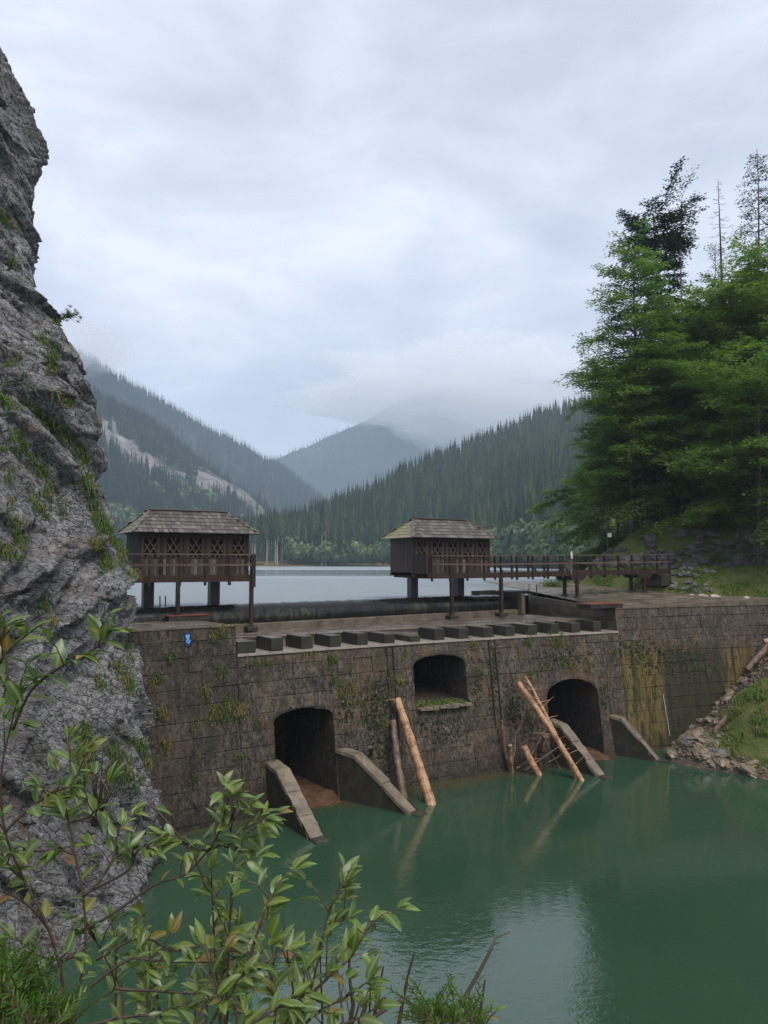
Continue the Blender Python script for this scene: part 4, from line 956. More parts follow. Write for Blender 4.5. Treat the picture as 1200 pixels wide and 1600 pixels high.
# tunnel linings: the arch swept back into the dam
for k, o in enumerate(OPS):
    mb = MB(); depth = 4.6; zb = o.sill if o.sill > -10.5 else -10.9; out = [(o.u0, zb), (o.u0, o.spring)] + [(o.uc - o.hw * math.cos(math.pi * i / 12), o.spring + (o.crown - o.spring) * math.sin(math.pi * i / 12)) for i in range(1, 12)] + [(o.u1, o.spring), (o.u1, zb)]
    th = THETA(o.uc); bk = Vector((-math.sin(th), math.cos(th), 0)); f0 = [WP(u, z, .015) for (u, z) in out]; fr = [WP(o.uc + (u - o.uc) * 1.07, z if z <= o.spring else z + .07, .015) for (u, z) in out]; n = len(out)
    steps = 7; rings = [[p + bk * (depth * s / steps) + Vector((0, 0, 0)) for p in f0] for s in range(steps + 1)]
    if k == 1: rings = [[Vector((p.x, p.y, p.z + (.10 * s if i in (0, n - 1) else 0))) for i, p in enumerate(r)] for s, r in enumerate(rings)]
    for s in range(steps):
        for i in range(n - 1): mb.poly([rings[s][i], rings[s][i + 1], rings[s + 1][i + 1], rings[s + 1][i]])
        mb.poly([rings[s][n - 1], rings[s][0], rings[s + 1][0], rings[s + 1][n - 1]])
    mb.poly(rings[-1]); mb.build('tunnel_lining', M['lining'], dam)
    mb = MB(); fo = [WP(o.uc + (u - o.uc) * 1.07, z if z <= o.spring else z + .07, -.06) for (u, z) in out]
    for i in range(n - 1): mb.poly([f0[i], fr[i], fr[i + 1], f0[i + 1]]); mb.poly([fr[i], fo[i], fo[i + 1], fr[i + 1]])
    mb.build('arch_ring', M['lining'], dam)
# silt fans inside the lower tunnels, grass and broken stones on the sill of the upper one
for o, (px, py) in ((OPS[0], (500, 1238)), (OPS[2], (930, 1172))):
    mb = MB(); vs_ = []; th = THETA(o.uc); bk = Vector((-math.sin(th), math.cos(th), 0)); q = []
    for j in range(9):
        for i in range(9):
            u = lerp(o.u0 + .05, o.u1 - .02, i / 8); s = lerp(-.9, 4.2, j / 8); z = Z_POOL + .02 + .34 * min(1.2, s + .9) * (.35 + .65 * (i / 8)) - .18 + .12 * fbm(u, s, 0, 3, 1.5); p = WP(u, Z_POOL) + bk * s; q.append(Vector((p.x, p.y, z)))
    mb.raw(q, [(j * 9 + i, j * 9 + i + 1, (j + 1) * 9 + i + 1, (j + 1) * 9 + i) for j in range(8) for i in range(8)])
    tag(mb.build('silt', M['silt'], smooth=True), kind='structure')
o = OPS[1]; th = THETA(o.uc); bk = Vector((-math.sin(th), math.cos(th), 0)); roots = []
for _ in range(300):
    p = WP(random.uniform(o.u0 + .1, o.u1 - .1), o.sill) + bk * random.uniform(.1, 1.9); p.z = o.sill + .02 + .03; roots.append((p, Vector((0, -.2, 1)).normalized()))
V, Fq = grass_mesh(roots, .12, .32, 9, .14, .4, .016); tag(add('sill_grass', np_mesh('sill_grass', V, Fq, M['meadow'])), 'fresh green grass on the sill of the upper opening', 'grass', kind='stuff')
mb = MB()
for k in range(8):
    u = lerp(o.u0 + .05, o.u1 + .05, (k + .5) / 8); p = WP(u, o.sill + .03, .10 - .02 * (k % 3)); a = rot2(THETA(u)); mb.box(p, (.29 + .05 * (k % 2), .4, .1 + .05 * ((k * 7) % 3)), (a, Vector((-a.y, a.x, 0)), Vector((0, 0, 1))), .02)
mb.build('sill_slab', M['coping'], dam)
# two vertical drain ribs left of the upper opening and right of it
for (px, wdt) in ((608, .16), (768, .18)):
    u, z = on_wall(px, 1010); mb = MB()
    for s in (-1, 1):
        pts = [WP(u + s * wdt, lerp(Z_LEDGE - .1, -7.6, k / 8) , .045) for k in range(9)]
        for a, b in zip(pts, pts[1:]): mb.bar(a, b, .045, .07, NRM(u))
    mb.build('drain_rib', M['tooth'], dam)
# ledge and the dentated row of dark blocks
mb = MB()
for k in range(42):
    a, b = k * TU / 42, (k + 1) * TU / 42; A = [WP(a, Z_LEDGE, .06), WP(b, Z_LEDGE, .06), WP(b, Z_LEDGE, -1.5), WP(a, Z_LEDGE, -1.5)]; mb.poly(A)
    mb.poly([WP(a, Z_LEDGE - .1, .06) , WP(b, Z_LEDGE - .1, .06), A[1], A[0]])
    mb.poly([A[3], A[2], A[2] + Vector((0, 0, .5)), A[3] + Vector((0, 0, .5))])
mb.build('ledge', M['ledge'], dam)
NT = 15
for k in range(NT):
    u = .42 + k * (TU - .35) / NT; broken = 1.0
    if k == 6: broken = .55
    if k == 5: broken = .8
    w = .54 if k else .8; a = rot2(THETA(u)); nn = NRM(u); h = (.5 + random.uniform(-.03, .03)) * broken; dep = 1.42
    c = WP(u, Z_LEDGE + h / 2 + .003, .02 - dep / 2 - random.uniform(0, .05)); mb = MB()
    mb.box(c, (w, dep, h), (a, nn, Vector((0, 0, 1))), .025)
    mb.m[1] = 1; bo = mb.build('baffle_block', [M['tooth'], M['apron']], dam)
    me = bo.data
    for v in me.vertices: v.co += Vector((random.uniform(-.012, .012), random.uniform(-.012, .012), random.uniform(-.02, .02) if v.co.z + dam.location.z > Z_LEDGE + .2 else 0))

# left and right abutments: higher walls with a top course
for nm, ua, ub, lab in (('dam_abutment', -7.5, -.015, 'raised masonry abutment left of the dam wall, against the cliff, with a blue mark'), ('dam_abutment', TU + .015, 36.5, 'raised masonry abutment right of the dam wall, streaked ochre and green')):
    t = thing(nm, lab, 'dam abutment', WP((ua + ub) / 2, Z_POOL)); zt = [Z_TOP - .03, Z_TOP - .5, Z_LEDGE - .02] if ua < 0 else [-2.47, -2.95, Z_LEDGE - .02]
    zz = zt + COURSE[1:]; core(t, ua, ub, zt[0], -11, [])
    courses(t, ua, ub, zz, .8 if ua < 0 else 1.1, 1.6 if ua < 0 else 2.0, [])
    # coping slabs along the front edge
    n = int((ub - ua) / 1.05)
    for k in range(n):
        a, b = lerp(ua, ub, k / n), lerp(ua, ub, (k + 1) / n); mb = MB(); zt_ = zt[0]; g = .012
        P = [WP(a + g, zt_, .05), WP(b - g, zt_, .05), WP(b - g, zt_, -.5), WP(a + g, zt_, -.5)]
        Q = [Vector((p.x, p.y, (z_terr(p.x, p.y) - .03 if ua > 0 else zt_) + .05 + random.uniform(0, .015))) for p in P]
        mb.raw(P + Q, [(0, 1, 5, 4), (1, 2, 6, 5), (2, 3, 7, 6), (3, 0, 4, 7), (4, 5, 6, 7)]); mb.build('coping_stone', M['kerb'], t)
    # side wall facing the apron
    u0 = ub if ua < 0 else ua; s = 1 if ua < 0 else -1; a = rot2(THETA(u0)); vv = Vector((-a.y, a.x, 0)); ln = 8.2
    base = WP(u0, Z_LEDGE)
    def side(u, z, o): p = WP(u0, z) if u < .3 else base.copy(); p = p + vv * u + a * (s * (o + (0.0))); p.z = z; return p
    rows = [(-3.62, -3.08), (-3.08, -2.62), (-2.62, -2.2)] if ua > 0 else [(-3.62, -3.08), (-3.08, -2.56)]
    mb = MB(); mb.poly([side(0, -3.7, -.05), side(ln, -3.7, -.05), side(ln, -2.1 if ua > 0 else -2.6, -.05), side(0, -2.5 if ua > 0 else -2.6, -.05)]); mb.build('side_core', M['core'], t)
    for (z0, z1) in rows:
        x = 0.0
        while x < ln - .1:
            w = min(random.uniform(.7, 1.3), ln - x); top0, top1 = z1, z1
            if ua > 0:
                f = lambda q: z_terr((base + vv * q).x, (base + vv * q).y) - .03
                if z1 > -2.3: top0, top1 = f(x), f(x + w)
            poly = [(x, z0), (x + w, z0), (x + w, top1), (x, top0)]
            if s < 0: poly = poly[::-1]
            stone_part(poly, t, gf=side, back=.05, mtl=M['kerb'] if ua > 0 else M['stone']); x += w

# ---- paved floors: slabs of each floor are parts of it
def slabs(parent, name, fn, nu, nv, mtl, th=.05, skip=None, tilt=.012):
    for j in range(nv):
        off = random.uniform(-.3, .3)
        for i in range(nu):
            a, b, c, d = (i + (off if 0 < i else 0)) / nu, (i + 1 + (off if i < nu - 1 else 0)) / nu, j / nv, (j + 1) / nv
            g = .02 / (1 if nu < 2 else 1); P = [fn(lerp(a, b, x), lerp(c, d, y)) for x, y in ((.02, .02), (.98, .02), (.98, .98), (.02, .98))]
            if skip and skip(P): continue
            P = [p + Vector((random.uniform(-.03, .03), random.uniform(-.03, .03), 0)) for p in P]; ti = [random.uniform(-tilt, tilt) for _ in P]; mb = MB(); cc = sum(P, Vector()) / 4
            Tt = [cc.lerp(p, .94) + Vector((0, 0, th + q)) for p, q in zip(P, ti)]; mb.raw(P + [p + Vector((0, 0, th - .02 + q)) for p, q in zip(P, ti)] + Tt, [(0, 1, 5, 4), (1, 2, 6, 5), (2, 3, 7, 6), (3, 0, 4, 7), (4, 5, 9, 8), (5, 6, 10, 9), (6, 7, 11, 10), (7, 4, 8, 11), (8, 9, 10, 11)])
            mb.build(name, mtl, parent)
def floor(name, fn, mtl, n=24):
    mb = MB(); q = [fn(i / n, j / n) for j in range(n + 1) for i in range(n + 1)]
    mb.raw(q, [(j * (n + 1) + i, j * (n + 1) + i + 1, (j + 1) * (n + 1) + i + 1, (j + 1) * (n + 1) + i) for j in range(n) for i in range(n)]); return tag(mb.build(name, mtl), kind='structure')
def f_apron(s, t):
    u = lerp(.02, TU - .02, s); a = WP(u, Z_APRON, -1.3); a.z = 0; f = (a - K0).dot(KD) ; b = K0 + KD * f; p = a.lerp(b + KN * .05, t); p.z = Z_APRON - .06 + .05 * fbm(p.x, p.y, 0, 3, .4); return p
ap = floor('apron', f_apron, M['joint']); slabs(ap, 'paving_stone', f_apron, 24, 6, M['apron'], .06, None, .022)
def f_left(s, t):
    a = rot2(THETA(0)); v = Vector((-a.y, a.x, 0)); p = W(0) + NRM(0) * -.62 + a * (-9.0 * (1 - s) - .02) + v * (9.0 * t); p.z = Z_TOP - .05; return p
def f_left(s, t):
    u = lerp(-8, -.03, s); a = rot2(THETA(0)); v = Vector((-a.y, a.x, 0)); p = WP(u, Z_TOP, -.5) + v * (8.6 * t); p.z = Z_TOP - .05; return p
lt = floor('left_terrace', f_left, M['joint']); slabs(lt, 'paving_stone', f_left, 9, 13, M['paving'], .05)
def f_right(s, t):
    u = lerp(TU + .03, 36.5, s); p = WP(u, Z_TOP, -.5); e = y_edge(p.x - 3.5) + 0.25; q = Vector((p.x - 4.4 * (1 - .35 * s), max(p.y + .5, e + .6), 0)); p = Vector((p.x, p.y, 0)).lerp(q, t); p.z = z_terr(p.x, p.y) - .05; return p
rt = floor('right_terrace', f_right, M['joint']); slabs(rt, 'paving_stone', f_right, 18, 15, M['paving'], .05)

# ---- concrete sill, rubber weir and its end blocks
ks = thing('concrete_sill', 'long low pale concrete sill in front of the black rubber weir', 'sill', K0 + Vector((0, 0, -3.2)))
L0 = -5.2; Ltot = (K1 - K0).length + 1.6
nseg = 12
for k in range(nseg):
    a, b = lerp(L0, Ltot, k / nseg), lerp(L0, Ltot, (k + 1) / nseg); mb = MB(); c = K0 + KD * ((a + b) / 2) + KN * .22 + Vector((0, 0, -2.98)); mb.box(c, (b - a - .015, .44, .42), (KD, KN, Vector((0, 0, 1))), .02); mb.build('concrete_block', M['kerb'], ks)
rw = thing('rubber_weir', 'long black inflated rubber weir tube holding back the lake', 'rubber weir', K0 + Vector((0, 0, -3.1)))
mb = MB(); n = 90; nr = 28; V = []; a0, a1 = -7.2, Ltot - .1
for i in range(n + 1):
    f = lerp(a0, a1, i / n); c = K0 + KD * f + KN * 1.05; end = min(1, (i / n) * 9, (1 - i / n) * 16); sag = .008 * math.sin(i * 1.7) + .005 * math.sin(i * 4.1)
    for k in range(nr):
        t = 2 * math.pi * k / nr; rr = (.66 + sag) * (0.82 + .18 * math.sqrt(max(0, end))); wr = 1 - (.006 if i % 5 == 0 else 0) + .003 * math.sin(3 * t + i)
        V.append(c + KN * (math.cos(t) * rr * wr) + Vector((0, 0, -2.54 + math.sin(t) * rr * .95 * wr)))
mb.raw(V, [(i * nr + k, i * nr + (k + 1) % nr, (i + 1) * nr + (k + 1) % nr, (i + 1) * nr + k) for i in range(n) for k in range(nr)] + [[k for k in reversed(range(nr))], [n * nr + k for k in range(nr)]])
mb.build('membrane', M['rubber'], rw, True)
mb = MB()
for i in range(5, 88, 5):
    f = lerp(a0, a1, i / n); c = K0 + KD * f + KN * 1.05; pts = [c + KN * (math.cos(t) * .665) + Vector((0, 0, -2.54 + math.sin(t) * .635)) for t in [R(60 + 14 * q) for q in range(13)]]; mb.tube(pts, .008, 5)
mb.build('seam', M['rubber'], rw)
def block(name, lab, cat, c, size, ax, mtl, bev=.03):
    mb = MB(); mb.box(c, size, ax, bev); return tag(mb.build(name, mtl), lab, cat)
kx = (KD, KN, Vector((0, 0, 1))); e = K0 + KD * (Ltot - .05)
wa = thing('weir_abutment', 'dark concrete end wall with a pale upright post at the right end of the weir', 'weir abutment', e + Vector((0, 0, -3.1)))
mb = MB(); mb.box(e + KN * 1.3 + Vector((0, 0, -2.4)), (.35, 2.6, 1.3), kx, .02); mb.build('end_wall', M['tooth'], wa)
mb = MB(); mb.box(e + KD * .05 - KN * .12 + Vector((0, 0, -2.45)), (.3, .24, 1.25), kx, .02); mb.build('post', M['kerb'], wa)
mb = MB(); mb.box(e - KD * .75 + KN * 2.2 + Vector((0, 0, -2.0)), (1.9, .22, .55), kx, .02); mb.build('side_plate', M['tooth'], wa)
p = at_y(224, 943, 35.2); block('concrete_block', 'low dark concrete block at the back of the left terrace beside the cliff', 'concrete block', Vector((p.x, p.y, -2.28)), (1.5, .7, .45), (KD, KN, Vector((0, 0, 1))), M['wing'])

# ---- red hatches, thin iron rods, blue mark
for (px, py, zz, sx, sy, lab) in ((288, 965, Z_TOP, 1.75, 1.15, 'rust-red steel hatch on the left terrace, below the hut on posts'), (937, 938.5, -2.15, 2.1, 1.15, 'rust-red steel hatch on the right terrace, below the footbridge')):
    p = at_z(px, py, zz + .1); z = (zz if zz == Z_TOP else z_terr(p.x, p.y)); a = rot2(THETA(2 if px < 500 else 22)); ax = (a, Vector((-a.y, a.x, 0)), Vector((0, 0, 1))); t = thing('hatch', lab, 'hatch', (p.x, p.y, z))
    mb = MB(); mb.box((p.x, p.y, z + .1), (sx, sy, .2), ax, .015); mb.build('frame', M['tooth'], t)
    for s in (-1, 1): mb = MB(); mb.box(Vector((p.x, p.y, z + .225)) + a * (s * sx * .255), (sx * .5, sy + .06, .045), ax, .012); mb.build('lid', M['hatch'], t)
    mb = MB(); mb.tube([Vector((p.x, p.y, z + .25)) + a * .2 - ax[1] * .3, Vector((p.x, p.y, z + .31)) + a * .2 - ax[1] * .3, Vector((p.x, p.y, z + .31)) + a * .2, Vector((p.x, p.y, z + .25)) + a * .2], .012, 5); mb.build('handle', M['metal'], t)
for (px, top, bot, z, lab) in ((250, 931, 966, -2.5, 'left one of the two thin iron rods beside the left hatch'), (258.5, 931, 961, -2.5, 'right one of the two thin iron rods beside the left hatch'), (826.5, 913, 935, -2.1, 'left one of the two thin iron rods at the wet corner of the right terrace'), (838.5, 913, 934, -2.1, 'right one of the two thin iron rods at the wet corner of the right terrace')):
    p = at_z(px, bot, z); q = at_y(px, top, p.y); mb = MB(); mb.tube([p, q], .028, 6); mb.box(p + Vector((0, 0, .01)), (.14, .14, .03)); tag(mb.build('iron_rod', M['metal']), lab, 'rod')
u, z = on_wall(292.5, 998); t = thing('trail_mark', 'small blue arrow and diamond mark fixed to the left abutment wall', 'trail mark', WP(u, z, .06))
def plate(name, poly, o0, o1, m, cu=u, cz=z):
    mb = MB(); f = [WP(cu + a, cz + b, o1) for a, b in poly]; g = [WP(cu + a, cz + b, o0) for a, b in poly]; n = len(poly); mb.poly(f)
    for i in range(n): mb.poly([g[i], g[(i + 1) % n], f[(i + 1) % n], f[i]])
    return mb.build(name, m, t)
plate('back_plate', [(-.11, -.24), (.05, -.27), (.13, -.12), (.10, .02), (.07, .22), (-.12, .22)], .045, .06, M['navy'])
plate('arrow', [(-.09, .15), (.09, .15), (.045, .0), (-.05, .0)], .06, .068, M['lblue'])
plate('diamond', [(-.085, -.08), (0.01, .03), (.105, -.08), (.015, -.2)], .06, .068, M['lblue']); plate('diamond_centre', [(-.03, -.08), (0.01, -.02), (.055, -.08), (.012, -.135)], .068, .074, M['blue'])
u, z = on_wall(304, 1257); mb = MB(); mb.bar(WP(u - .17, z + .2, .09), WP(u + .17, z - .2, .09), .05, .04, NRM(u)); tag(mb.build('iron_bracket', M['metal']), 'short slanting iron bracket low on the left abutment wall', 'bracket')

# ---- wing walls beside the lower tunnels
WINGS = [((425, 1190), (497, 1312), .62, 'nearest wing wall with a broken sloping coping, left of the nearest tunnel', 3), ((532, 1170), (648, 1271), .62, 'wing wall with a sloping coping right of the nearest tunnel', 2), ((862, 1125), (942, 1214), .55, 'wing wall with a cracked sloping coping left of the far tunnel', 3), ((956, 1117), (1030, 1189), .5, 'wing wall with a clean sloping coping right of the far tunnel, by the rubble', 2)]
for (w0, w1, wd, lab, nb) in WINGS:
    u, z = on_wall(*w0); A = WP(u, z, -.1); B = at_z(w1[0], w1[1], Z_POOL); D = Vector((B.x - A.x, B.y - A.y, 0)); ln = D.length; D.normalize(); S = Vector((-D.y, D.x, 0)); zt = z
    fl = .26 * ln; t = thing('wing_wall', lab, 'wing wall', (A.x, A.y, Z_POOL)); mb = MB()
    prof = [(0, zt), (fl, zt - .12), (ln, Z_POOL + .1), (ln + .25, Z_POOL - .3), (ln + .25, -11), (0, -11)]
    nst = 14; up = []
    for k in range(nst + 1):
        s = (ln + .25) * k / nst; zz = float(np.interp(s, [p[0] for p in prof[:4]], [p[1] for p in prof[:4]])); up.append((s, zz))
    h = wd / 2 - .03
    for (s0, z0), (s1, z1) in zip(up, up[1:]):
        j = [random.uniform(-.02, .02) for _ in range(4)]
        for sg in (-1, 1):
            q = [A + D * s0 + S * sg * h, A + D * s1 + S * sg * h]; P = [Vector((q[0].x, q[0].y, -11)), Vector((q[1].x, q[1].y, -11)), Vector((q[1].x, q[1].y, z1 - .05)), Vector((q[0].x, q[0].y, z0 - .05))]; mb.poly(P if sg < 0 else P[::-1])
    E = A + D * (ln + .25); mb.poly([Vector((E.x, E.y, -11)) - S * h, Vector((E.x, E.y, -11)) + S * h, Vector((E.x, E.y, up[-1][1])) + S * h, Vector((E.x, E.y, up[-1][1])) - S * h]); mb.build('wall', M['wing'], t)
    # coping slabs, the lower ones shifted and chipped
    cuts = [0, fl] + [lerp(fl, ln + .05, (k + 1) / nb) for k in range(nb)]
    for k, (a, b) in enumerate(zip(cuts, cuts[1:])):
        za, zb = [float(np.interp(s, [p[0] for p in prof[:4]], [p[1] for p in prof[:4]])) for s in (a, b)]; m = 6; mb = MB(); sh = random.uniform(-.03, .03) if k > 1 else 0; rows = []
        for i in range(m + 1):
            s = lerp(a + .012, b - .012, i / m); zz = lerp(za, zb, i / m) + .03 - (.03 * k if k > 1 else 0); wl, wr = [wd / 2 + random.uniform(-.05 if k > 1 else -.012, .015) for _ in range(2)]; c = A + D * s + S * sh
            rows.append([Vector((c.x, c.y, zz - .14)) - S * wl, Vector((c.x, c.y, zz)) - S * (wl - .015), Vector((c.x, c.y, zz)) + S * (wr - .015), Vector((c.x, c.y, zz - .14)) + S * wr])
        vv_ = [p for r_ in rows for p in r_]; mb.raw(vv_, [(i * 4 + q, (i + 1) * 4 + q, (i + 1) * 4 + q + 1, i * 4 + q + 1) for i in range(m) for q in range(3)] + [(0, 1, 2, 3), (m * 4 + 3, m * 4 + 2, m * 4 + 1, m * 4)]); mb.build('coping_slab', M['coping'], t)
    # stump stone at the foot, sunk in the water
    mb = MB(); P = A + D * (ln + .12); mb.box((P.x, P.y, Z_POOL - .04), (.5, wd * .9, .22), (D, S, Vector((0, 0, 1))), .04); mb.build('foot_stone', M['wing'], t)

# ---- logs and branches in the pool
def log(top, bot, r0, r1, m, lab, dt=0.0, stubs=0, name='log', foot=True, bend=.03, cat='log'):
    B = at_z(bot[0], bot[1], Z_POOL); u, z = on_wall(*top); T = WP(u, z); T = T * (1 - (.25 + dt) / T.length); D = (B - T); B2 = B + D.normalized() * .5 if foot else B
    t = thing(name, lab, cat, (B.x, B.y, Z_POOL)); n = 14; pts = []; rd = []; kx_, ky_ = random.uniform(-bend, bend), random.uniform(-bend, bend); L_ = D.length
    for i in range(n + 1):
        f = i / n; p = T.lerp(B2, f); p += Vector((kx_, ky_, 0)) * (math.sin(f * math.pi) * L_) + Vector((random.gauss(0, .008), random.gauss(0, .008), 0)); pts.append(p); rd.append(lerp(r0, r1, f) * random.uniform(.94, 1.06))
    mb = MB(); mb.tube(pts, rd, 12, True, .05); mb.build('trunk', M[m], t)
    for k in range(stubs):
        f = random.uniform(.05, .85); i = int(f * n); p = pts[i]; d = Vector((random.uniform(-1, 1), random.uniform(-.6, .2), random.uniform(-.1, .7))).normalized(); l = random.uniform(.12, .4) if k % 3 else random.uniform(.5, .95)
        mb = MB(); mb.tube([p, p + d * l * .6, p + d * l + Vector((0, 0, -.03))], [.022, .016, .009], 5); mb.build('stub', M[m], t)
    return t
log((620, 1092), (673, 1256), .165, .215, 'log', 'thick pale peeled log leaning on the wall below the upper opening', .1, 1)
log((614, 1126), (632, 1252), .15, .165, 'darklog', 'dark upright log just left of the thick pale peeled log', .05, 0)
log((809, 1066), (907, 1219), .135, .13, 'log', 'thicker of the two crossed peeled logs, with branch stubs, beside the far tunnel', .75, 14)
log((821, 1057), (899, 1214), .07, .085, 'log', 'thinner upper one of the two crossed peeled logs by the far tunnel', .6, 16)
log((818, 1166), (842, 1210), .15, .16, 'log', 'short broken peeled stump slanting in the water left of the crossed logs', .9, 3)
log((797, 1164), (801, 1206), .085, .075, 'log', 'thin upright peeled stick at the waterline, left of the slanting stump', .8, 0)
log((783, 1126), (797, 1204), .085, .09, 'darklog', 'thin dark leaning pole left of the short sticks in the water', .2, 0)
log((853, 1150), (842, 1196), .17, .13, 'darklog', 'dark short log leaning against the wing wall behind the crossed logs', .5, 1)
log((536, 1096), (552, 1168), .05, .05, 'darklog', 'thin brown pole propped on the wing wall right of the nearest tunnel', .1, 0, foot=False)
log((578, 1167), (594, 1212), .075, .04, 'darklog', 'small forked stick behind the wing wall right of the nearest tunnel', .5, 2, 'stick', cat='stick')
log((596, 1130), (603, 1172), .03, .025, 'darklog', 'thin bare stick against the mossy wall left of the dark upright log', .05, 0, 'stick', foot=False, cat='stick')
# tangle of thin branches around the crossed logs
bt = thing('branch_tangle', 'tangle of thin broken branches behind the crossed peeled logs', 'branches', at_z(820, 1205, Z_POOL))
for (a, b, r) in [((788, 1155), (815, 1105), .02), ((815, 1105), (818, 1085), .015), ((822, 1190), (834, 1128), .02), ((834, 1128), (838, 1100), .016), ((800, 1165), (840, 1178), .022), ((846, 1165), (852, 1130), .02), ((852, 1130), (840, 1100), .014), ((806, 1172), (822, 1158), .028), ((812, 1196), (826, 1140), .016), ((850, 1160), (862, 1120), .016), ((790, 1140), (803, 1118), .013), ((806, 1200), (862, 1160), .045), ((826, 1200), (800, 1150), .05), ((858, 1195), (838, 1140), .04), ((812, 1180), (850, 1120), .03), ((795, 1196), (830, 1176), .035), ((840, 1185), (868, 1172), .03), ((787, 1190), (796, 1140), .035), ((818, 1150), (806, 1112), .02), ((832, 1160), (848, 1140), .018)]:
    u0, z0 = on_wall(*a); u1, z1 = on_wall(*b); P, Q = WP(u0, z0, random.uniform(.4, .9)), WP(u1, z1, random.uniform(.3, .7)); mb = MB(); mb.tube([P, P.lerp(Q, .5) + Vector((random.gauss(0, .05), 0, random.gauss(0, .04))), Q], [r, r * .85, r * .5], 5); mb.build('branch', M['darklog'], bt)
# logs lying on the rubble
for (a, b, r, m, lab) in [((1158, 1048), (1189, 1008), .17, 'darklog', 'dark log lying up the rubble against the right abutment'), ((1181, 1003), (1215, 994), .15, 'log', 'pale peeled log end at the right edge above the dark log'), ((1116, 1149), (1134, 1119), .14, 'darklog', 'short brown log stuck upright in the rubble beside the grassy mound'), ((1148, 1066), (1182, 1052), .1, 'darklog', 'grey weathered branch lying across the upper rubble')]:
    P, Q = on_bank(*a), on_bank(*b)
    if a[0] in (1158, 1148): P, Q = [WP(*on_wall(*w_), .45) for w_ in (a, b)]
    if P is None: continue
    if Q is None: Q = at_y(b[0], b[1], P.y + 1.2)
    if a[0] == 1181: u_, z_ = on_wall(1183, 1004); P = WP(u_, z_, .5); Q = P + Vector((2.2, -.2, .35))
    P = P + Vector((0, 0, r * .6)); Q = Q + Vector((0, -.15, r * .6)); mb = MB(); mb.tube([P.lerp(Q, k / 6) + Vector((0, 0, .03 * math.sin(k))) for k in range(7)], [r * random.uniform(.9, 1.08) for _ in range(7)], 10, True, .06); tag(mb.build('log', M[m]), lab, 'log')

# ---- grass and ferns rooted in the joints of the wall
roots = []
for (px, py, n, j) in [(265, 1030, 9, 8), (247, 1063, 10, 8), (255, 1118, 12, 6), (320, 1083, 10, 4), (360, 1105, 30, 12), (340, 1120, 16, 12), (375, 1115, 12, 10), (345, 1050, 8, 7), (255, 1165, 8, 7), (330, 1110, 8, 8), (390, 1035, 5, 6), (420, 1035, 4, 5), (520, 1035, 8, 9), (525, 1060, 8, 7), (535, 1088, 14, 10), (545, 1080, 8, 8), (615, 1060, 9, 6), (625, 1070, 8, 8), (610, 1085, 6, 6), (740, 1008, 8, 5), (748, 1052, 9, 5), (823, 1004, 9, 6), (865, 1000, 10, 9), (878, 1004, 8, 8),
                       (828, 1055, 8, 6), (850, 1045, 6, 6), (885, 1035, 8, 9), (915, 1040, 10, 10), (893, 1045, 6, 6), (945, 1075, 5, 5), (1068, 1013, 5, 6), (1035, 1015, 5, 5), (1025, 1087, 5, 4), (335, 995, 10, 10), (345, 985, 8, 6), (300, 1140, 3, 8), (305, 1215, 4, 6), (375, 1180, 3, 7), (400, 1130, 3, 6), (480, 1020, 3, 8), (960, 1020, 6, 10), (990, 1010, 6, 12), (1010, 1040, 5, 9), (1100, 1040, 6, 12), (950, 1120, 3, 5), (435, 1130, 4, 3), (434, 1160, 4, 2), (558, 1190, 4, 6), (600, 1130, 6, 8)]:
    for _ in range(n):
        u, z = on_wall(px + random.gauss(0, j * .7), py + random.gauss(0, j * .7))
        if any(o.sill < z < o.crown and abs(u - o.uc) < o.half(z) + .05 for o in OPS): continue
        roots.append((WP(u, z, .02), (NRM(u) + Vector((0, 0, .5))).normalized()))
V, Fq = grass_mesh(roots, .10, .38, 12, .15, .7, .014); tag(add('wall_grass', np_mesh('wall_grass', V, Fq, M['grass'])), 'tufts of green and straw-coloured grass growing from the joints of the dam', 'grass', kind='stuff')
roots = []
for _ in range(60):
    px, py = random.choice([(192, 985), (200, 984), (968, 948), (985, 947), (375, 976), (800, 955), (900, 945)]); z = -2.45; p = at_z(px + random.gauss(0, 8), py + random.gauss(0, 1), z); roots.append((p, Vector((0, 0, 1))))
V, Fq = grass_mesh(roots, .05, .14, 8, .1, .4, .01); tag(add('terrace_grass', np_mesh('terrace_grass', V, Fq, M['meadow'])), 'short grass between the slabs of the two terraces', 'grass', kind='stuff')
# dark moss pads on the mossy stretch of wall between the openings
V = []; Fq = []
for (px, py, sx, sy, n) in [(585, 1110, 22, 45, 260), (600, 1180, 15, 25, 80), (800, 1110, 14, 35, 160), (830, 1130, 16, 26, 140), (745, 1080, 8, 40, 60), (770, 1050, 7, 50, 90), (1000, 1020, 26, 22, 130), (1060, 1030, 40, 25, 130), (940, 1090, 8, 25, 50), (690, 1140, 40, 18, 90), (540, 1110, 10, 40, 80), (880, 1030, 40, 15, 90)]:
    for _ in range(n):
        u, z = on_wall(random.gauss(px, sx * .6), random.gauss(py, sy * .6))
        if any(o.sill - .05 < z < o.crown + .05 and abs(u - o.uc) < o.hw + .08 for o in OPS) or z < Z_POOL: continue
        c = WP(u, z, .045); a = rot2(THETA(u)); w_, h_ = random.uniform(.03, .09), random.uniform(.03, .1); b = len(V); m_ = 6
        V.append(tuple(c + NRM(u) * random.uniform(.02, .05)))
        for k in range(m_): t_ = 6.283 * k / m_; V.append(tuple(c + a * math.cos(t_) * w_ * random.uniform(.7, 1.2) + Vector((0, 0, math.sin(t_) * h_ * random.uniform(.7, 1.2))) - NRM(u) * .05))
        Fq += [(b, b + 1 + k, b + 1 + (k + 1) % m_) for k in range(m_)]
mo = m_soil('dark_moss', (0.016, 0.02, 0.009), (0.03, 0.036, 0.014), (0.055, 0.065, 0.02), 4, .03)
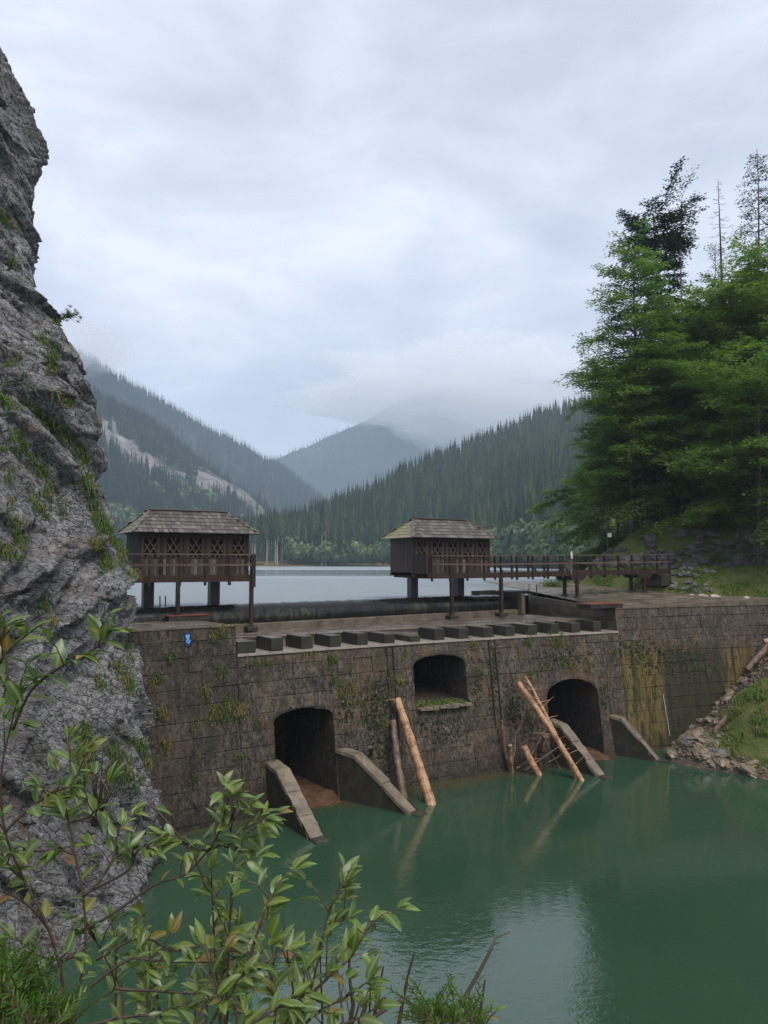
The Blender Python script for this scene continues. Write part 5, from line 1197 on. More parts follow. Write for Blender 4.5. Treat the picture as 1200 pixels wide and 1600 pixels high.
tag(add('wall_moss', np_mesh('wall_moss', np.array(V), np.array(Fq), mo)), 'dark cushions of moss on the damp stretches of the dam wall', 'moss', kind='stuff')

# ================================================================== HUTS, WALKWAY, FOOTBRIDGE
ANG = R(30); HZ = -0.85                                    # local z = 0 is the underside of the deck
class Frame:
    def __init__(s, x, y, k): s.x, s.y, s.k = x, y, k          # front left corner of a hut and its size factor
H1, H2 = Frame(-10.58, 33.12, .937), Frame(1.612, 42.01, .977)
LH, DH = 5.3, 2.5
def shingle_mesh(seed):
    r = random.Random(seed); j = lambda: r.uniform(-.006, .006); w, l, th = .5, .5, .5
    V = [(-w + j(), -l + .04 * r.random(), -.5), (w + j(), -l + .04 * r.random(), -.5), (w, l, -.5), (-w, l, -.5), (-w + j(), -l + .05 * r.random(), .5), (w + j(), -l + .05 * r.random(), .5), (w, l, .5), (-w, l, .5)]
    return new_mesh('shingle', V, [(3, 2, 1, 0), (4, 5, 6, 7), (0, 1, 5, 4), (1, 2, 6, 5), (2, 3, 7, 6), (3, 0, 4, 7)], M['shingle'])
SHM = [shingle_mesh(k) for k in range(4)]
def board_mesh(mtl):
    V = [(-.5, -.5, -.5), (.5, -.5, -.5), (.5, .5, -.5), (-.5, .5, -.5), (-.5, -.5, .5), (.5, -.5, .5), (.5, .5, .5), (-.5, .5, .5)]
    mb = MB(); mb.box((0, 0, 0), (1, 1, 1)); return new_mesh('plank', mb.v, mb.f, mtl)
BM = {k: board_mesh(M[k]) for k in ('board', 'pale', 'timber', 'deckwood')}
def plank(parent, k, c, size, rot=None, name='plank'):
    o = add(name, BM[k], parent, c); o.scale = size
    if rot: o.rotation_euler = rot
    return o
def make_hut(label):
    t = thing('gate_hut', label, 'hut', (0, 0, 0), 'shingled huts on posts')
    mb = MB(); mb.box((LH / 2, DH / 2, 1.3), (LH - .1, DH - .1, 2.05)); mb.build('wall', M['dark'], t)  # near-black core box: the shade behind the lattices is its colour
    mb = MB()
    for y in (.06, DH - .06): mb.box((LH / 2, y, .16), (LH + .06, .16, .2))
    for x in (.3, 1.6, 3.0, 4.4, LH - .2): mb.box((x, DH / 2, .02), (.16, DH, .14))
    mb.build('floor_beam', M['timber'], t)
    # end walls of upright planks
    for sx, x in ((-1, 0.0), (1, LH)):
        y = .02; k = 0
        while y < DH - .05:
            w = min(random.uniform(.15, .24), DH - y); plank(t, 'board', (x + sx * (.005 + .012 * (k % 2)), y + w / 2, 1.29 + random.uniform(-.015, .01)), (.03, w - .012, 2.08)); y += w; k += 1
    mb = MB(); x = 0
    while x < LH: mb.box((x + .1, DH + .01, 1.29), (.185, .03, 2.08)); x += .2
    tag(mb.build('back_cladding', M['board'], t), kind='stuff')
    # front: five bays
    bay = LH / 5
    for i in range(6):
        x = min(max(i * bay, .06), LH - .06); plank(t, 'timber', (x, -.03, 1.29), (.13, .07, 2.1), name='post')
    for i in range(5):
        x0 = i * bay; cx = x0 + bay / 2
        for s in (-1, 1): plank(t, 'board', (cx + s * .375, -.012, 1.62), (.165, .028, 1.4))
        plank(t, 'timber', (cx, -.02, 1.04), (bay - .14, .05, .08), name='sill'); plank(t, 'timber', (cx, -.02, 2.12), (bay - .14, .05, .26), name='lintel')
        x = x0 + .075
        while x < x0 + bay - .09:
            w = min(random.uniform(.1, .16), x0 + bay - .07 - x); plank(t, 'pale' if random.random() < .3 else 'board', (x + w / 2, -.01 - .008 * random.random(), .62), (w - .014, .025, .76 + random.uniform(-.02, .02))); x += w
        mb = MB(); w, z0, z1 = .56, 1.05, 1.99
        dz = .0
        for d, yy in ((1, -.035), (-1, -.055)):
            for q in (-.15, .15):
                P = []                                        # clip the slanting strip to the window rectangle
                for f in range(41):
                    z = lerp(z0, z1, f / 40); xx = cx + q + d * (z - (z0 + z1) / 2) * .62
                    if abs(xx - cx) <= w / 2: P.append(Vector((xx, yy, z)))
                if len(P) > 4: mb.bar(P[0], P[-1], .025, .062, Vector((0, 1, 0)).cross((P[-1] - P[0]).normalized()))
        mb.build('lattice', M['lattice'], t)
    # hipped roof
    ex0, ex1, ey0, ey1, ez = -.36, LH + .36, -.46, DH + .46, 2.20; rx0, rx1, ry, rz = .80, LH - .80, DH / 2, 3.32
    e = [Vector((ex0, ey0, ez)), Vector((ex1, ey0, ez)), Vector((ex1, ey1, ez)), Vector((ex0, ey1, ez))]; r0, r1 = Vector((rx0, ry, rz)), Vector((rx1, ry, rz))
    mb = MB(); mb.poly([e[0], e[1], r1, r0]); mb.poly([e[1], e[2], r1]); mb.poly([e[2], e[3], r0, r1]); mb.poly([e[3], e[0], r0]); mb.poly([e[3], e[2], e[1], e[0]])
    roof = mb.build('roof', M['timber'], t)
    rows = 6
    def slope(A, B, C, D, back=False):
        """eave A-B, ridge D-C"""
        up = ((C + D) / 2 - (A + B) / 2); X = (B - A).normalized(); up = up - X * up.dot(X); sl = up.length; Y = up / sl; Nn = X.cross(Y); bm = MB()
        for r in range(rows):
            f0 = r / rows; P, Q = A.lerp(D, f0), B.lerp(C, f0); wd = (Q - P).length; n = max(1, round(wd / .235)); ph = random.uniform(-.3, .3) if r else 0
            P1, Q1 = A.lerp(D, min(1, f0 + .5 / rows)), B.lerp(C, min(1, f0 + .5 / rows)); lo, hi = (P1 - A).dot(X), (Q1 - A).dot(X)
            for i in range(n + 1):
                x = (P - A).dot(X) + wd * (i + .5 + ph) / n
                if x < lo - .06 or x > hi + .06: continue
                w = wd / n * random.uniform(.86, .99); ln = sl / rows * 1.28; c = A + X * x + Y * (sl * f0 + ln / 2 - .05 + random.uniform(-.008, .008)) + Nn * (.034 + .005 * (i % 2)); tilt = .07
                y2 = (Y * math.cos(tilt) - Nn * math.sin(tilt)); z2 = X.cross(y2)
                if back: bm.box(c, (w, ln, .022), (X, y2, z2))
                else:
                    o = add('shingle', SHM[(i + r) % 4], roof, (0, 0, 0)); m = Matrix((X * w, y2 * ln, z2 * .034)).transposed().to_4x4(); m.translation = c; o.matrix_basis = m
        if back: tag(bm.build('back_shingles', M['shingle'], t), kind='stuff')
    slope(e[0], e[1], r1, r0); slope(e[3], e[0], r0, r0); slope(e[1], e[2], r1, r1); slope(e[2], e[3], r0, r1, True)
    for a, b in ((e[0], r0), (e[1], r1), (e[2], r1), (e[3], r0)):
        mb = MB(); n = 7; up = Vector((0, 0, 1))
        for k in range(n): p, q = a.lerp(b, k / n), a.lerp(b, (k + 1.15) / n); mb.bar(p + up * (.055 + .015), q + up * (.055), .15, .022)
        mb.build('hip_cap', M['shingle'], t)
    mb = MB(); mb.bar(r0 + Vector((-.12, -.06, .06)), r1 + Vector((.12, -.06, .055)), .17, .03); mb.bar(r0 + Vector((-.05, .06, .075)), r1 + Vector((.2, .06, .07)), .15, .03); mb.build('ridge_cap', M['shingle'], t)
    return t
hut = make_hut('dark timber hut with a shingled hip roof on posts beside the cliff')
hut2 = copy_tree(hut); hut2['label'] = 'timber hut with a bare planked left end, standing where the footbridge begins'
for h, p in ((hut, H1), (hut2, H2)): h.location = (p.x, p.y, HZ * p.k); h.rotation_euler = (0, 0, ANG); h.scale = (p.k,) * 3
UX, VX = rot2(ANG), rot2(ANG + math.pi / 2)
def loc(Hh, u, v, z): return Vector((Hh.x, Hh.y, 0)) + (UX * u + VX * v + Vector((0, 0, z))) * Hh.k
AX = (UX, VX, Vector((0, 0, 1)))
for Hh, u, lab in ((H1, .75, 'left dark square pillar under the hut beside the cliff'), (H1, 3.97, 'right dark square pillar under the hut beside the cliff'), (H2, .72, 'left dark square pillar under the planked hut by the footbridge'), (H2, 3.98, 'right dark square pillar under the planked hut by the footbridge')):
    t = thing('hut_pillar', lab, 'pillar', loc(Hh, u, 1.25, -3.5)); mb = MB(); mb.box(loc(Hh, u, 1.25, -.885) + Vector((0, 0, -1.33)), (.45, .45, 2.6), AX, .02); mb.build('shaft', M['pillar'], t)
    mb = MB(); mb.box(loc(Hh, u, 1.25, -.885), (.7, .7, .07), AX, .01); mb.build('cap_plate', M['pillar'], t)

def rail_run(t, Hh, us, v, zd, side, top=.97, mids=(.48,), m='deckwood', pw=.1):
    """posts at us, rails between; zd(u) = deck level"""
    for u in us:
        mb = MB(); mb.box(loc(Hh, u, v, zd(u) + (top - .42) / 2), (pw, pw, top + .42), AX, .008); mb.build('rail_post', M['timber'], t)
    for q, (w, h) in [(top, (.13, .055))] + [(k, (.04, .09)) for k in mids]:
        for a, b in zip(us, us[1:]):
            mb = MB(); off = side * (pw / 2 + .022) if q != top else 0; mb.bar(loc(Hh, a - .02, v + off, zd(a) + q + random.uniform(-.01, .01)), loc(Hh, b + .02, v + off, zd(b) + q + random.uniform(-.01, .01)), w, h); mb.build('rail', M['rail'], t)
def deck(t, Hh, u0, u1, v0, v1, zd, dn=.2):
    n = int((u1 - u0) / dn)
    for k in range(n):
        a, b = lerp(u0, u1, k / n), lerp(u0, u1, (k + 1) / n); c = loc(Hh, (a + b) / 2, (v0 + v1) / 2, zd((a + b) / 2) - .025 + random.uniform(-.006, .006)); o = add('plank', BM['deckwood'], t, c - abs_loc(t)); o.scale = ((b - a - .012) * Hh.k, (v1 - v0) * Hh.k + random.uniform(-.03, .05), .05); o.rotation_euler = (0, 0, ANG)
    for v in (v0 + .05, (v0 + v1) / 2, v1 - .1):
        mb = MB(); m_ = 6
        for k in range(m_):
            a, b = lerp(u0, u1, k / m_), lerp(u0, u1, (k + 1) / m_); mb.bar(loc(Hh, a, v, zd(a) - .175), loc(Hh, b, v, zd(b) - .175), .1, .24)
        mb.build('beam', M['timber'], t)
# walkway of the left hut
zd1 = lambda u: -.62
wk = thing('walkway', 'timber balcony walkway with railing in front of the hut beside the cliff', 'walkway', loc(H1, 2.5, -1.3, -.9))
deck(wk, H1, -2.4, 5.12, -1.35, -.05, zd1); rail_run(wk, H1, [-2.3, -1.0, .2, 1.57, 2.74, 3.9], -1.33, zd1, -1)
rail_run(wk, H1, [3.9, 5.05], -1.33, zd1, -1, pw=.12)
mb = MB(); mb.box(loc(H1, 5.05, -1.33, -.42), (.2, .2, 1.45), AX, .01); mb.build('corner_post', M['timber'], wk)
mb = MB(); mb.bar(loc(H1, 5.1, -1.3, .34), loc(H1, 5.1, 0, .34), .1, .055); mb.bar(loc(H1, 5.1, -1.3, -.14), loc(H1, 5.12, 0, -.14), .04, .09); mb.bar(loc(H1, 4.7, -1.36, -.1), loc(H1, 5.55, -1.36, -.12), .04, .06); mb.build('rail', M['rail'], wk)
for u, zb, ft in ((1.5, -2.48, False), (5.0, -3.04, True)):
    p0 = loc(H1, u, -1.3, -.86); mb = MB(); mb.box(Vector((p0.x, p0.y, (zb + p0.z) / 2)), (.16, .16, p0.z - zb), AX, .01); p_ = mb.build('post', M['timber'], wk)
    mb = MB(); mb.box(Vector((p0.x, p0.y, zb + .08)), (.5 if ft else .3, .5 if ft else .3, .22), AX, .03); mb.build('foot_block', M['tooth'], p_)
# footbridge past the right hut to the bank
zd2 = lambda u: -.62 + .010 * max(0, u - 5)
UE = 19.4
fb = thing('footbridge', 'long brown timber footbridge with open railings running to the right bank', 'footbridge', loc(H2, 9, -1.3, -.9))
deck(fb, H2, .1, UE, -1.35, -.08, zd2)
rail_run(fb, H2, [.35 + 1.19 * k for k in range(17)], -1.33, zd2, -1)
rail_run(fb, H2, [LH + .35 + 1.28 * k for k in range(11)], -.10, zd2, 1)
for k in range(11):
    u = LH + .35 + 1.28 * k
    if k % 2 == 0: mb = MB(); mb.bar(loc(H2, u + .03, -.14, zd2(u) + .62), loc(H2, u + .1, -.72, zd2(u) + .02), .07, .1); mb.build('brace', M['board'], fb)
plank_ = MB(); plank_.box(loc(H2, .0, -.72, -.12), (.05, 1.2, 1.0), AX); plank_.build('end_panel', M['timber'], fb)
for u, zb, ft in ((1.67, -3.04, True), (5.13, -3.0, True)):
    p0 = loc(H2, u, -1.3, -.86); mb = MB(); mb.box(Vector((p0.x, p0.y, (zb + p0.z) / 2)), (.17, .17, p0.z - zb), AX, .01); p_ = mb.build('post', M['timber'], fb)
    mb = MB(); mb.box(Vector((p0.x, p0.y, zb + .06)), (.55, .5, .2), AX, .03); mb.build('foot_block', M['tooth'], p_)
mb = MB(); mb.box(loc(H2, 1.67, -1.33, -.2), (.34, .12, 1.3), AX, .01); mb.build('post_board', M['timber'], fb)
for u in (11.1, 17.0):
    for v in (-1.25, -.15):
        p = loc(H2, u, v, 0); zb = z_terr(p.x, p.y) - .05; zt_ = (zd2(u) - .3) * H2.k; mb = MB(); mb.box(Vector((p.x, p.y, (zb + zt_ - .2) / 2)), (.17, .17, zt_ - .2 - zb), AX, .01); p_ = mb.build('post', M['timber'], fb)
        mb = MB(); q = Vector((p.x, p.y, zt_ - .1)); mb.raw([q + UX * a + VX * b + Vector((0, 0, c)) for a, c in ((-.62, .1), (.62, .1), (.62, -.02), (.4, -.14), (-.4, -.14), (-.62, -.02)) for b in (-.11, .11)], [(0, 2, 4, 6, 8, 10), (11, 9, 7, 5, 3, 1)] + [(2 * i, 2 * i + 1, (2 * i + 3) % 12, (2 * i + 2) % 12) for i in range(6)]); mb.build('saddle_beam', M['timber'], fb)
        mb = MB(); mb.box(Vector((p.x, p.y, zb + .08)), (.34, .34, .12), AX, .02); mb.build('foot_block', M['tooth'], p_)
mb = MB(); mb.box(loc(H2, UE - .6, -.7, -1.2), (.9, 1.7, .75), AX, .03); tag(mb.build('bridge_abutment', M['wing']), 'dark masonry block carrying the right end of the footbridge', 'bridge abutment')
# signs on the bridge
p = loc(H2, 10.45, -1.42, 0); t = thing('round_sign', 'white round sign on a short post on the footbridge railing', 'sign', (p.x, p.y, -.8))
mb = MB(); mb.box(Vector((p.x, p.y, -.24)), (.09, .06, 1.0), AX, .005); mb.build('post', M['pale'], t)
fx = rot2(ANG + .55); fy = Vector((fx.y, -fx.x, 0)); 
def disc(name, m, r, o0, o1):
    mb = MB(); c = Vector((p.x, p.y, .40)) + fy * .05; mb.raw([c + fy * o + fx * (math.cos(6.283 * k / 24) * r) + Vector((0, 0, math.sin(6.283 * k / 24) * r)) for o in (o0, o1) for k in range(24)], [[k for k in range(24)], [24 + k for k in reversed(range(24))]] + [(k, 24 + k, 24 + (k + 1) % 24, (k + 1) % 24) for k in range(24)]); return mb.build(name, m, t)
disc('disc', M['white'], .235, 0, .02); disc('grey_ring', m_simple('sign_grey', (.45, .42, .4), .5), .14, .02, .024); disc('inner_disc', M['white'], .115, .024, .028)
p = at_y(876.5, 870.5, 49.6); mb = MB(); mb.box(p, (.56, .03, .4), (rot2(.15), rot2(.15 + math.pi / 2), Vector((0, 0, 1))), .004); b0 = thing('green_board', 'small green board hung behind the footbridge railing left of the round sign', 'sign', p - Vector((0, 0, .9)))
mb.build('board', M['green'], b0); mb = MB(); mb.box(p - Vector((0, -.03, .45)), (.05, .04, 1.1)); mb.build('post', M['timber'], b0)
# lantern under the tree
p = at_y(948.5, 803, 55); zb = z_hill(p.x, 55); t = thing('lantern_post', 'dark lantern post with a yellowish glass lantern and a white plate under the beech', 'lantern', (p.x, p.y, zb))
mb = MB(); mb.tube([Vector((p.x, p.y, zb - .3)), p], [.06, .045], 8); mb.build('pole', M['metal'], t)
mb = MB(); mb.tube([p, p + Vector((.35, 0, .1)), p + Vector((.5, 0, 0))], .022, 6); mb.build('arm', M['metal'], t)
c = p + Vector((.40, -.05, -.55)); mb = MB(); mb.raw([c + Vector((a * w, b * w, z)) for z, w in ((-.32, .12), (.22, .17)) for a, b in ((-1, -1), (1, -1), (1, 1), (-1, 1))], [(3, 2, 1, 0), (4, 5, 6, 7)] + [(k, (k + 1) % 4, 4 + (k + 1) % 4, 4 + k) for k in range(4)]); lg = mb.build('lantern', M['yellow'], t)
mb = MB(); mb.raw([c + Vector((a * .22, b * .22, .23)) for a, b in ((-1, -1), (1, -1), (1, 1), (-1, 1))] + [c + Vector((0, 0, .42))], [(3, 2, 1, 0)] + [(k, (k + 1) % 4, 4) for k in range(4)]); mb.build('lantern_cap', M['metal'], t)
mb = MB()
for a, b in ((-1, -1), (1, -1), (1, 1), (-1, 1)): mb.bar(c + Vector((a * .122, b * .122, -.33)), c + Vector((a * .172, b * .172, .23)), .025, .025)
mb.build('lantern_frame', M['metal'], t)
q = at_y(952.5, 836, 54.9); mb = MB(); mb.box(q, (.29, .02, .3), None, .004); mb.build('plate', M['white'], t)
# old masonry wall behind the bridge
t = thing('stone_wall', 'old brown masonry retaining wall under the footbridge at the back of the right terrace', 'stone wall', at_y(938, 918, 55.6))
A, B = at_y(900, 919, 56.0), at_y(982, 917, 54.6); D = (B - A).normalized(); Nn = Vector((D.y, -D.x, 0)).normalized()
def g2(u, z, o): return Vector((A.x, A.y, 0)) + Vector((D.x, D.y, 0)).normalized() * u + Nn * o + Vector((0, 0, z))
ln = (B - A).length; mb = MB(); mb.box(g2(ln / 2, -1.45, -.32), (ln, .5, 1.75), (Vector((D.x, D.y, 0)).normalized(), Nn, Vector((0, 0, 1)))); mb.build('core', M['core'], t)
for (z0, z1) in ((-2.3, -1.9), (-1.9, -1.5), (-1.5, -1.1), (-1.1, -.68)):
    x = 0
    while x < ln - .1: w = min(random.uniform(.35, .85), ln - x); stone_part([(x, z0), (x + w, z0), (x + w, z1), (x, z1)], t, gf=g2, back=.04, mtl=M['kerb']); x += w
# fallen branch on the dark slope
a, b = at_y(1105, 805, 57), at_y(1131, 822, 56.2); a.z = z_hill(a.x, a.y) + .25; b.z = z_hill(b.x, b.y) + .15; mb = MB(); mb.tube([a, a.lerp(b, .5), b], [.05, .06, .05], 7); tag(mb.build('fallen_branch', M['log']), 'pale fallen branch on the dark slope under the beeches', 'branch')
# path-side cable rail is left out; path kerb line

# ================================================================== TREES ON THE RIGHT
def leaf_cloud(P, Dn, n_each, size, r, droop=.25, flat=.35):
    """P: (n,3) spots along twigs, Dn: (n,3) twig directions; diamonds lying nearly flat"""
    P = np.repeat(P, n_each, 0); Dn = np.repeat(Dn, n_each, 0); n = len(P)
    P = P + r.normal(size=(n, 3)) * np.array([.17, .17, .11])
    a = r.uniform(-1.3, 1.3, n); d = Dn.copy(); c, s = np.cos(a), np.sin(a); d = np.stack([Dn[:, 0] * c - Dn[:, 1] * s, Dn[:, 0] * s + Dn[:, 1] * c, Dn[:, 2] * .4 - droop * r.random(n)], 1); d /= np.linalg.norm(d, axis=1)[:, None] + 1e-9
    nr = np.stack([r.normal(size=n) * flat, r.normal(size=n) * flat, np.ones(n)], 1); w = np.cross(d, nr); w /= np.linalg.norm(w, axis=1)[:, None] + 1e-9
    L_ = (size * r.uniform(.65, 1.3, n))[:, None]; W_ = L_ * .33
    V = np.stack([P, P + d * L_ * .5 + w * W_ + np.array([0, 0, .01]), P + d * L_, P + d * L_ * .5 - w * W_ + np.array([0, 0, .01])], 1).reshape(-1, 3)
    q = np.arange(n)[:, None] * 4; return V, q + np.array([[0, 1, 2, 3]])
def beech(label, base, H, prof, seed, nl=46, mtl='beech', c0=.14, lean=(0, 0), size=.2, dens=3, group=None, dens_f=1.0, up=(.1, .55), tr=.011, name='beech_tree', droop=.25, side=None, bark='bark'):
    """trunk with tapering limbs, each limb carrying flat sprays of twigs and leaves"""
    r = np.random.default_rng(seed); rr = random.Random(seed); t = thing(name, label, 'tree', base, group); base = Vector(base)
    tp = [base + Vector((lean[0] * f * H + .012 * H * math.sin(f * 5 + seed), lean[1] * f * H + .012 * H * math.cos(f * 4 + seed), f * H - (.4 if f == 0 else 0))) for f in [k / 14 for k in range(15)]]
    def trunk(f): x = f * 14; i = min(13, int(x)); return tp[i].lerp(tp[i + 1], x - i)
    mb = MB(); mb.tube(tp, [H * tr * (1 - .93 * k / 14) + .015 + (.12 * H * tr * 8 * (.5 ** (k * 3)) if k < 3 else 0) for k in range(15)], 9, True, .04); mb.build('trunk', M[bark], t, True)
    br = MB(); SP_, SD_ = [], []
    for i in range(nl):
        g = (i + rr.random() * .8) / nl; f = c0 + (.985 - c0) * g; q = (f - c0) / (1 - c0); Rm = float(np.interp(q, [p[0] for p in prof], [p[1] for p in prof])) * rr.uniform(.7, 1.12)
        az = i * 2.39996 + rr.uniform(-.4, .4)
        if side is not None and rr.random() < .5: az = side + rr.gauss(0, .8)
        el = lerp(up[0], up[1], q ** 1.3) + rr.gauss(0, .26); s0 = trunk(f); d = Vector((math.cos(az), math.sin(az), 0)); pts = [s0]; m_ = 8
        for k in range(1, m_ + 1):
            v = k / m_; pts.append(s0 + d * (Rm * v) + Vector((0, 0, Rm * (math.tan(min(1.2, el)) * v - .42 * v * v * (1 - q * .6)))) + Vector((rr.gauss(0, .05), rr.gauss(0, .05), rr.gauss(0, .04))) * Rm * .5)
        r0 = H * tr * .28 * (1 - q * .75) + .008; br.tube(pts, [lerp(r0, .007, k / m_) for k in range(m_ + 1)], 5, False)
        # twigs in the plane of the limb
        nt = max(4, int(Rm / .27))
        for k in range(nt):
            v = lerp(.16, 1.0, ((k + rr.random()) / nt) ** .85); x = v * m_; j = min(m_ - 1, int(x)); p = pts[j].lerp(pts[j + 1], x - j); sg = 1 if k % 2 else -1; td = (pts[j + 1] - pts[j]).normalized(); a = sg * rr.uniform(.5, 1.15); e = Vector((td.x * math.cos(a) - td.y * math.sin(a), td.x * math.sin(a) + td.y * math.cos(a), td.z * .5 + rr.gauss(.0, .12))).normalized()
            l = (.45 + .36 * Rm * (1 - v * .62)) * rr.uniform(.6, 1.15); tip = p + e * l + Vector((0, 0, -droop * .35 * l)); br.tube([p, p.lerp(tip, .5) + Vector((0, 0, .04 * l)), tip], [.014, .009, .004], 3, False)
            ns = max(3, int(l / .15)); fs = np.linspace(.12, 1.05, ns); pa, ta = np.array(p), np.array(tip)
            SP_.append(pa + (ta - pa) * fs[:, None] + np.array([0, 0, .0])); SD_.append(np.tile(np.array(e), (ns, 1)))
            for _ in range(2):                                   # short side shoots widen the spray
                b = rr.uniform(.25, .9); sg2 = rr.choice((-1, 1)); e2 = Vector((e.x * .6 - e.y * sg2 * .8, e.y * .6 + e.x * sg2 * .8, e.z)); l2 = l * .42 * rr.uniform(.5, 1.1); ns2 = max(2, int(l2 / .13)); fs2 = np.linspace(.2, 1, ns2)[:, None]; o_ = pa + (ta - pa) * b
                SP_.append(o_ + np.array(e2) * l2 * fs2 - np.array([0, 0, .1]) * l2 * fs2); SD_.append(np.tile(np.array(e2), (ns2, 1)))
        fs = np.linspace(.45, 1, max(3, int(Rm / .3))); pp = np.array([tuple(pts[min(m_, int(v * m_))]) for v in fs]); SP_.append(pp); SD_.append(np.tile(np.array(d), (len(fs), 1)))
    br.build('branches', M['bough'], t)
    P, Dn = np.concatenate(SP_), np.concatenate(SD_); keep = r.random(len(P)) < dens_f; P, Dn = P[keep], Dn[keep]
    V, Fq = leaf_cloud(P, Dn, dens, size, r, droop); o = add('crown', np_mesh('crown', V - np.array(base), Fq, M[mtl]), t); tag(o, kind='stuff')
    return t
def base_at(px, d, dz=0): x = (px - 600) / F * d; return Vector((x, d, z_hill(x, d) - .1 + dz))
def hgt(py, d, b): return (878 - py) / F * d - b.z
PF = [(0, 4.6), (.12, 6.6), (.3, 7.0), (.5, 6.3), (.7, 5.2), (.88, 3.9), (1, 2.2)]
trees = [  # px, distance, top py, profile scale, kwargs, label
    (1003, 58.5, 378, 1.0, dict(nl=140, seed=1, size=.2), 'tall green beech leaning over the footbridge end, nearest to the lake'),
    (1068, 62, 480, .95, dict(nl=105, seed=2, size=.24, dens=2), 'dense beech in the middle of the right-hand trees, behind the bare thin stem'),
    (1150, 61, 440, 1.0, dict(nl=110, seed=3, size=.24, dens=2, mtl='beech2'), 'yellow-green beech crown below the dead grey spruce'),
    (1222, 57, 400, 1.05, dict(nl=100, seed=4, size=.24, dens=2, mtl='beech2'), 'tall beech at the right edge of the picture, rising beside the dead spruce'),
    (1188, 50.5, 570, .85, dict(nl=80, seed=5, size=.19, c0=.2), 'low beech with layered drooping boughs in front at the right edge'),
    (948, 60, 660, .62, dict(nl=42, seed=6, size=.2, c0=.05), 'small leafy tree overhanging the lake shore by the lantern'),
    (985, 57, 560, .72, dict(nl=70, seed=7, size=.2, c0=.12), 'slim beech beside the lantern, lower than its neighbour'),
]
PF1 = [(0, 4.2), (.12, 5.4), (.3, 5.9), (.5, 4.6), (.7, 3.1), (.88, 2.2), (1, 1.2)]
for (px, d, top, sc_, kw, lab) in trees:
    b = base_at(px, d); beech(lab, b, hgt(top, d, b), [(a, r_ * sc_) for a, r_ in (PF1 if px in (1003, 985, 948) else PF)], **kw)
# darker trees standing behind, filling the wood
for k, (px, d, top) in enumerate([(1035, 72, 520), (1100, 74, 470), (1165, 76, 450), (1230, 70, 430), (965, 70, 700), (1010, 80, 560), (1130, 66, 600), (1280, 64, 400)]):
    b = base_at(px, d); beech('leafy tree half hidden in the wood behind the front beeches', b, hgt(top, d, b), [(a, r_ * .95) for a, r_ in PF], seed=30 + k, nl=34, size=.30, dens=3, group='trees inside the wood behind the front beeches')
# pine, thin pale tree, dead spruce and sparse larch against the sky
b = base_at(1072, 70); beech('dark pine with a ragged wind-bent crown above the beeches', b, hgt(330, 70, b), [(0, .8), (.4, 1.6), (.7, 3.0), (.9, 3.0), (1, 1.3)], 51, nl=64, mtl='pine', c0=.58, lean=(-.085, 0), size=.24, dens=5, up=(.15, .5), tr=.009, name='pine_tree', bark='bough')
b = base_at(1079, 67); beech('tall thin tree with a bare pale stem and a small flat crown', b, hgt(283, 67, b), [(0, .5), (.4, 1.0), (.75, 2.0), (1, .9)], 52, nl=24, mtl='pine', c0=.80, size=.22, dens=3, dens_f=.7, up=(.2, .8), tr=.0045, name='thin_tree')
b = base_at(1128, 70); beech('young thin tree with a sparse top between the pine and the dead spruce', b, hgt(368, 70, b), [(0, .8), (.5, 1.3), (1, .2)], 53, nl=22, mtl='pine', c0=.6, size=.16, dens=2, dens_f=.5, up=(.5, 1.0), tr=.004, name='thin_tree')
b = base_at(1199, 68); beech('sparse drooping larch at the right edge against the sky', b, hgt(212, 68, b), [(0, 1.4), (.4, 2.2), (.8, 1.2), (1, .2)], 54, nl=62, mtl='pine', c0=.55, size=.18, dens=2, dens_f=.6, up=(-.1, .4), tr=.006, name='larch_tree', droop=.8, bark='bough')
b = base_at(1143, 68); t = thing('dead_spruce', 'dead grey spruce with bare horizontal twigs standing against the sky', 'dead tree', b); H = hgt(262, 68, b); rr = random.Random(5)
tp = [b + Vector((-.30 * f + .02 * math.sin(f * 9), 0, H * f)) for f in [k / 16 for k in range(17)]]; mb = MB(); mb.tube(tp, [lerp(.30, .014, (k / 16) ** .9) for k in range(17)], 8); mb.build('trunk', M['bough'], t)
for k in range(64):
    f = .60 + .39 * (k + .5) / 64; p = tp[0].lerp(tp[-1], f); a = rr.random() * 6.28; l = (1.9 * (1 - (f - .6) / .4) ** .7 + .25) * rr.uniform(.4, 1.0); d = Vector((math.cos(a), math.sin(a), 0)); mb = MB(); mb.tube([p, p + d * l * .5 + Vector((0, 0, -.12 * l)), p + d * l + Vector((0, 0, .02 * l))], [.022, .014, .006], 4, False)
    for s in (-1, 1):
        q = p + d * l * .6; mb.tube([q, q + Vector((d.x * .3 - d.y * s * .25, d.y * .3 + d.x * s * .25, -.05)) * l], [.01, .004], 3, False)
    mb.build('branch', M['bough'], t)
# undergrowth: light shrubs at the slope foot and the bush by the water
def bush(name, label, c, size, n, leaf, m, seed, cat='shrub'):
    r = np.random.default_rng(seed); t = thing(name, label, cat, c); mb = MB(); P, Dn = [], []
    for k in range(26):
        a = r.random() * 6.28; q = math.sqrt(r.random()); tip = Vector((math.cos(a) * q * size[0], math.sin(a) * q * size[1], size[2] * (1 - .6 * q * q) * r.uniform(.6, 1.05))); mb.tube([Vector(c), Vector(c) + tip * .5 + Vector((0, 0, .1)), Vector(c) + tip], [.02, .012, .005], 4, False); s = np.linspace(.35, 1, 9)[:, None]; P.append(np.array(tip)[None] * s + r.normal(size=(9, 3)) * .09 * np.array(size)); Dn.append(np.tile(np.array((math.cos(a), math.sin(a), .3)), (9, 1)))
    mb.build('stems', M['deadtwig'], t); V, Fq = leaf_cloud(np.concatenate(P), np.concatenate(Dn), n, leaf, r, .3, .6); tag(add('foliage', np_mesh('foliage', V, Fq, M[m]), t), kind='stuff'); return t
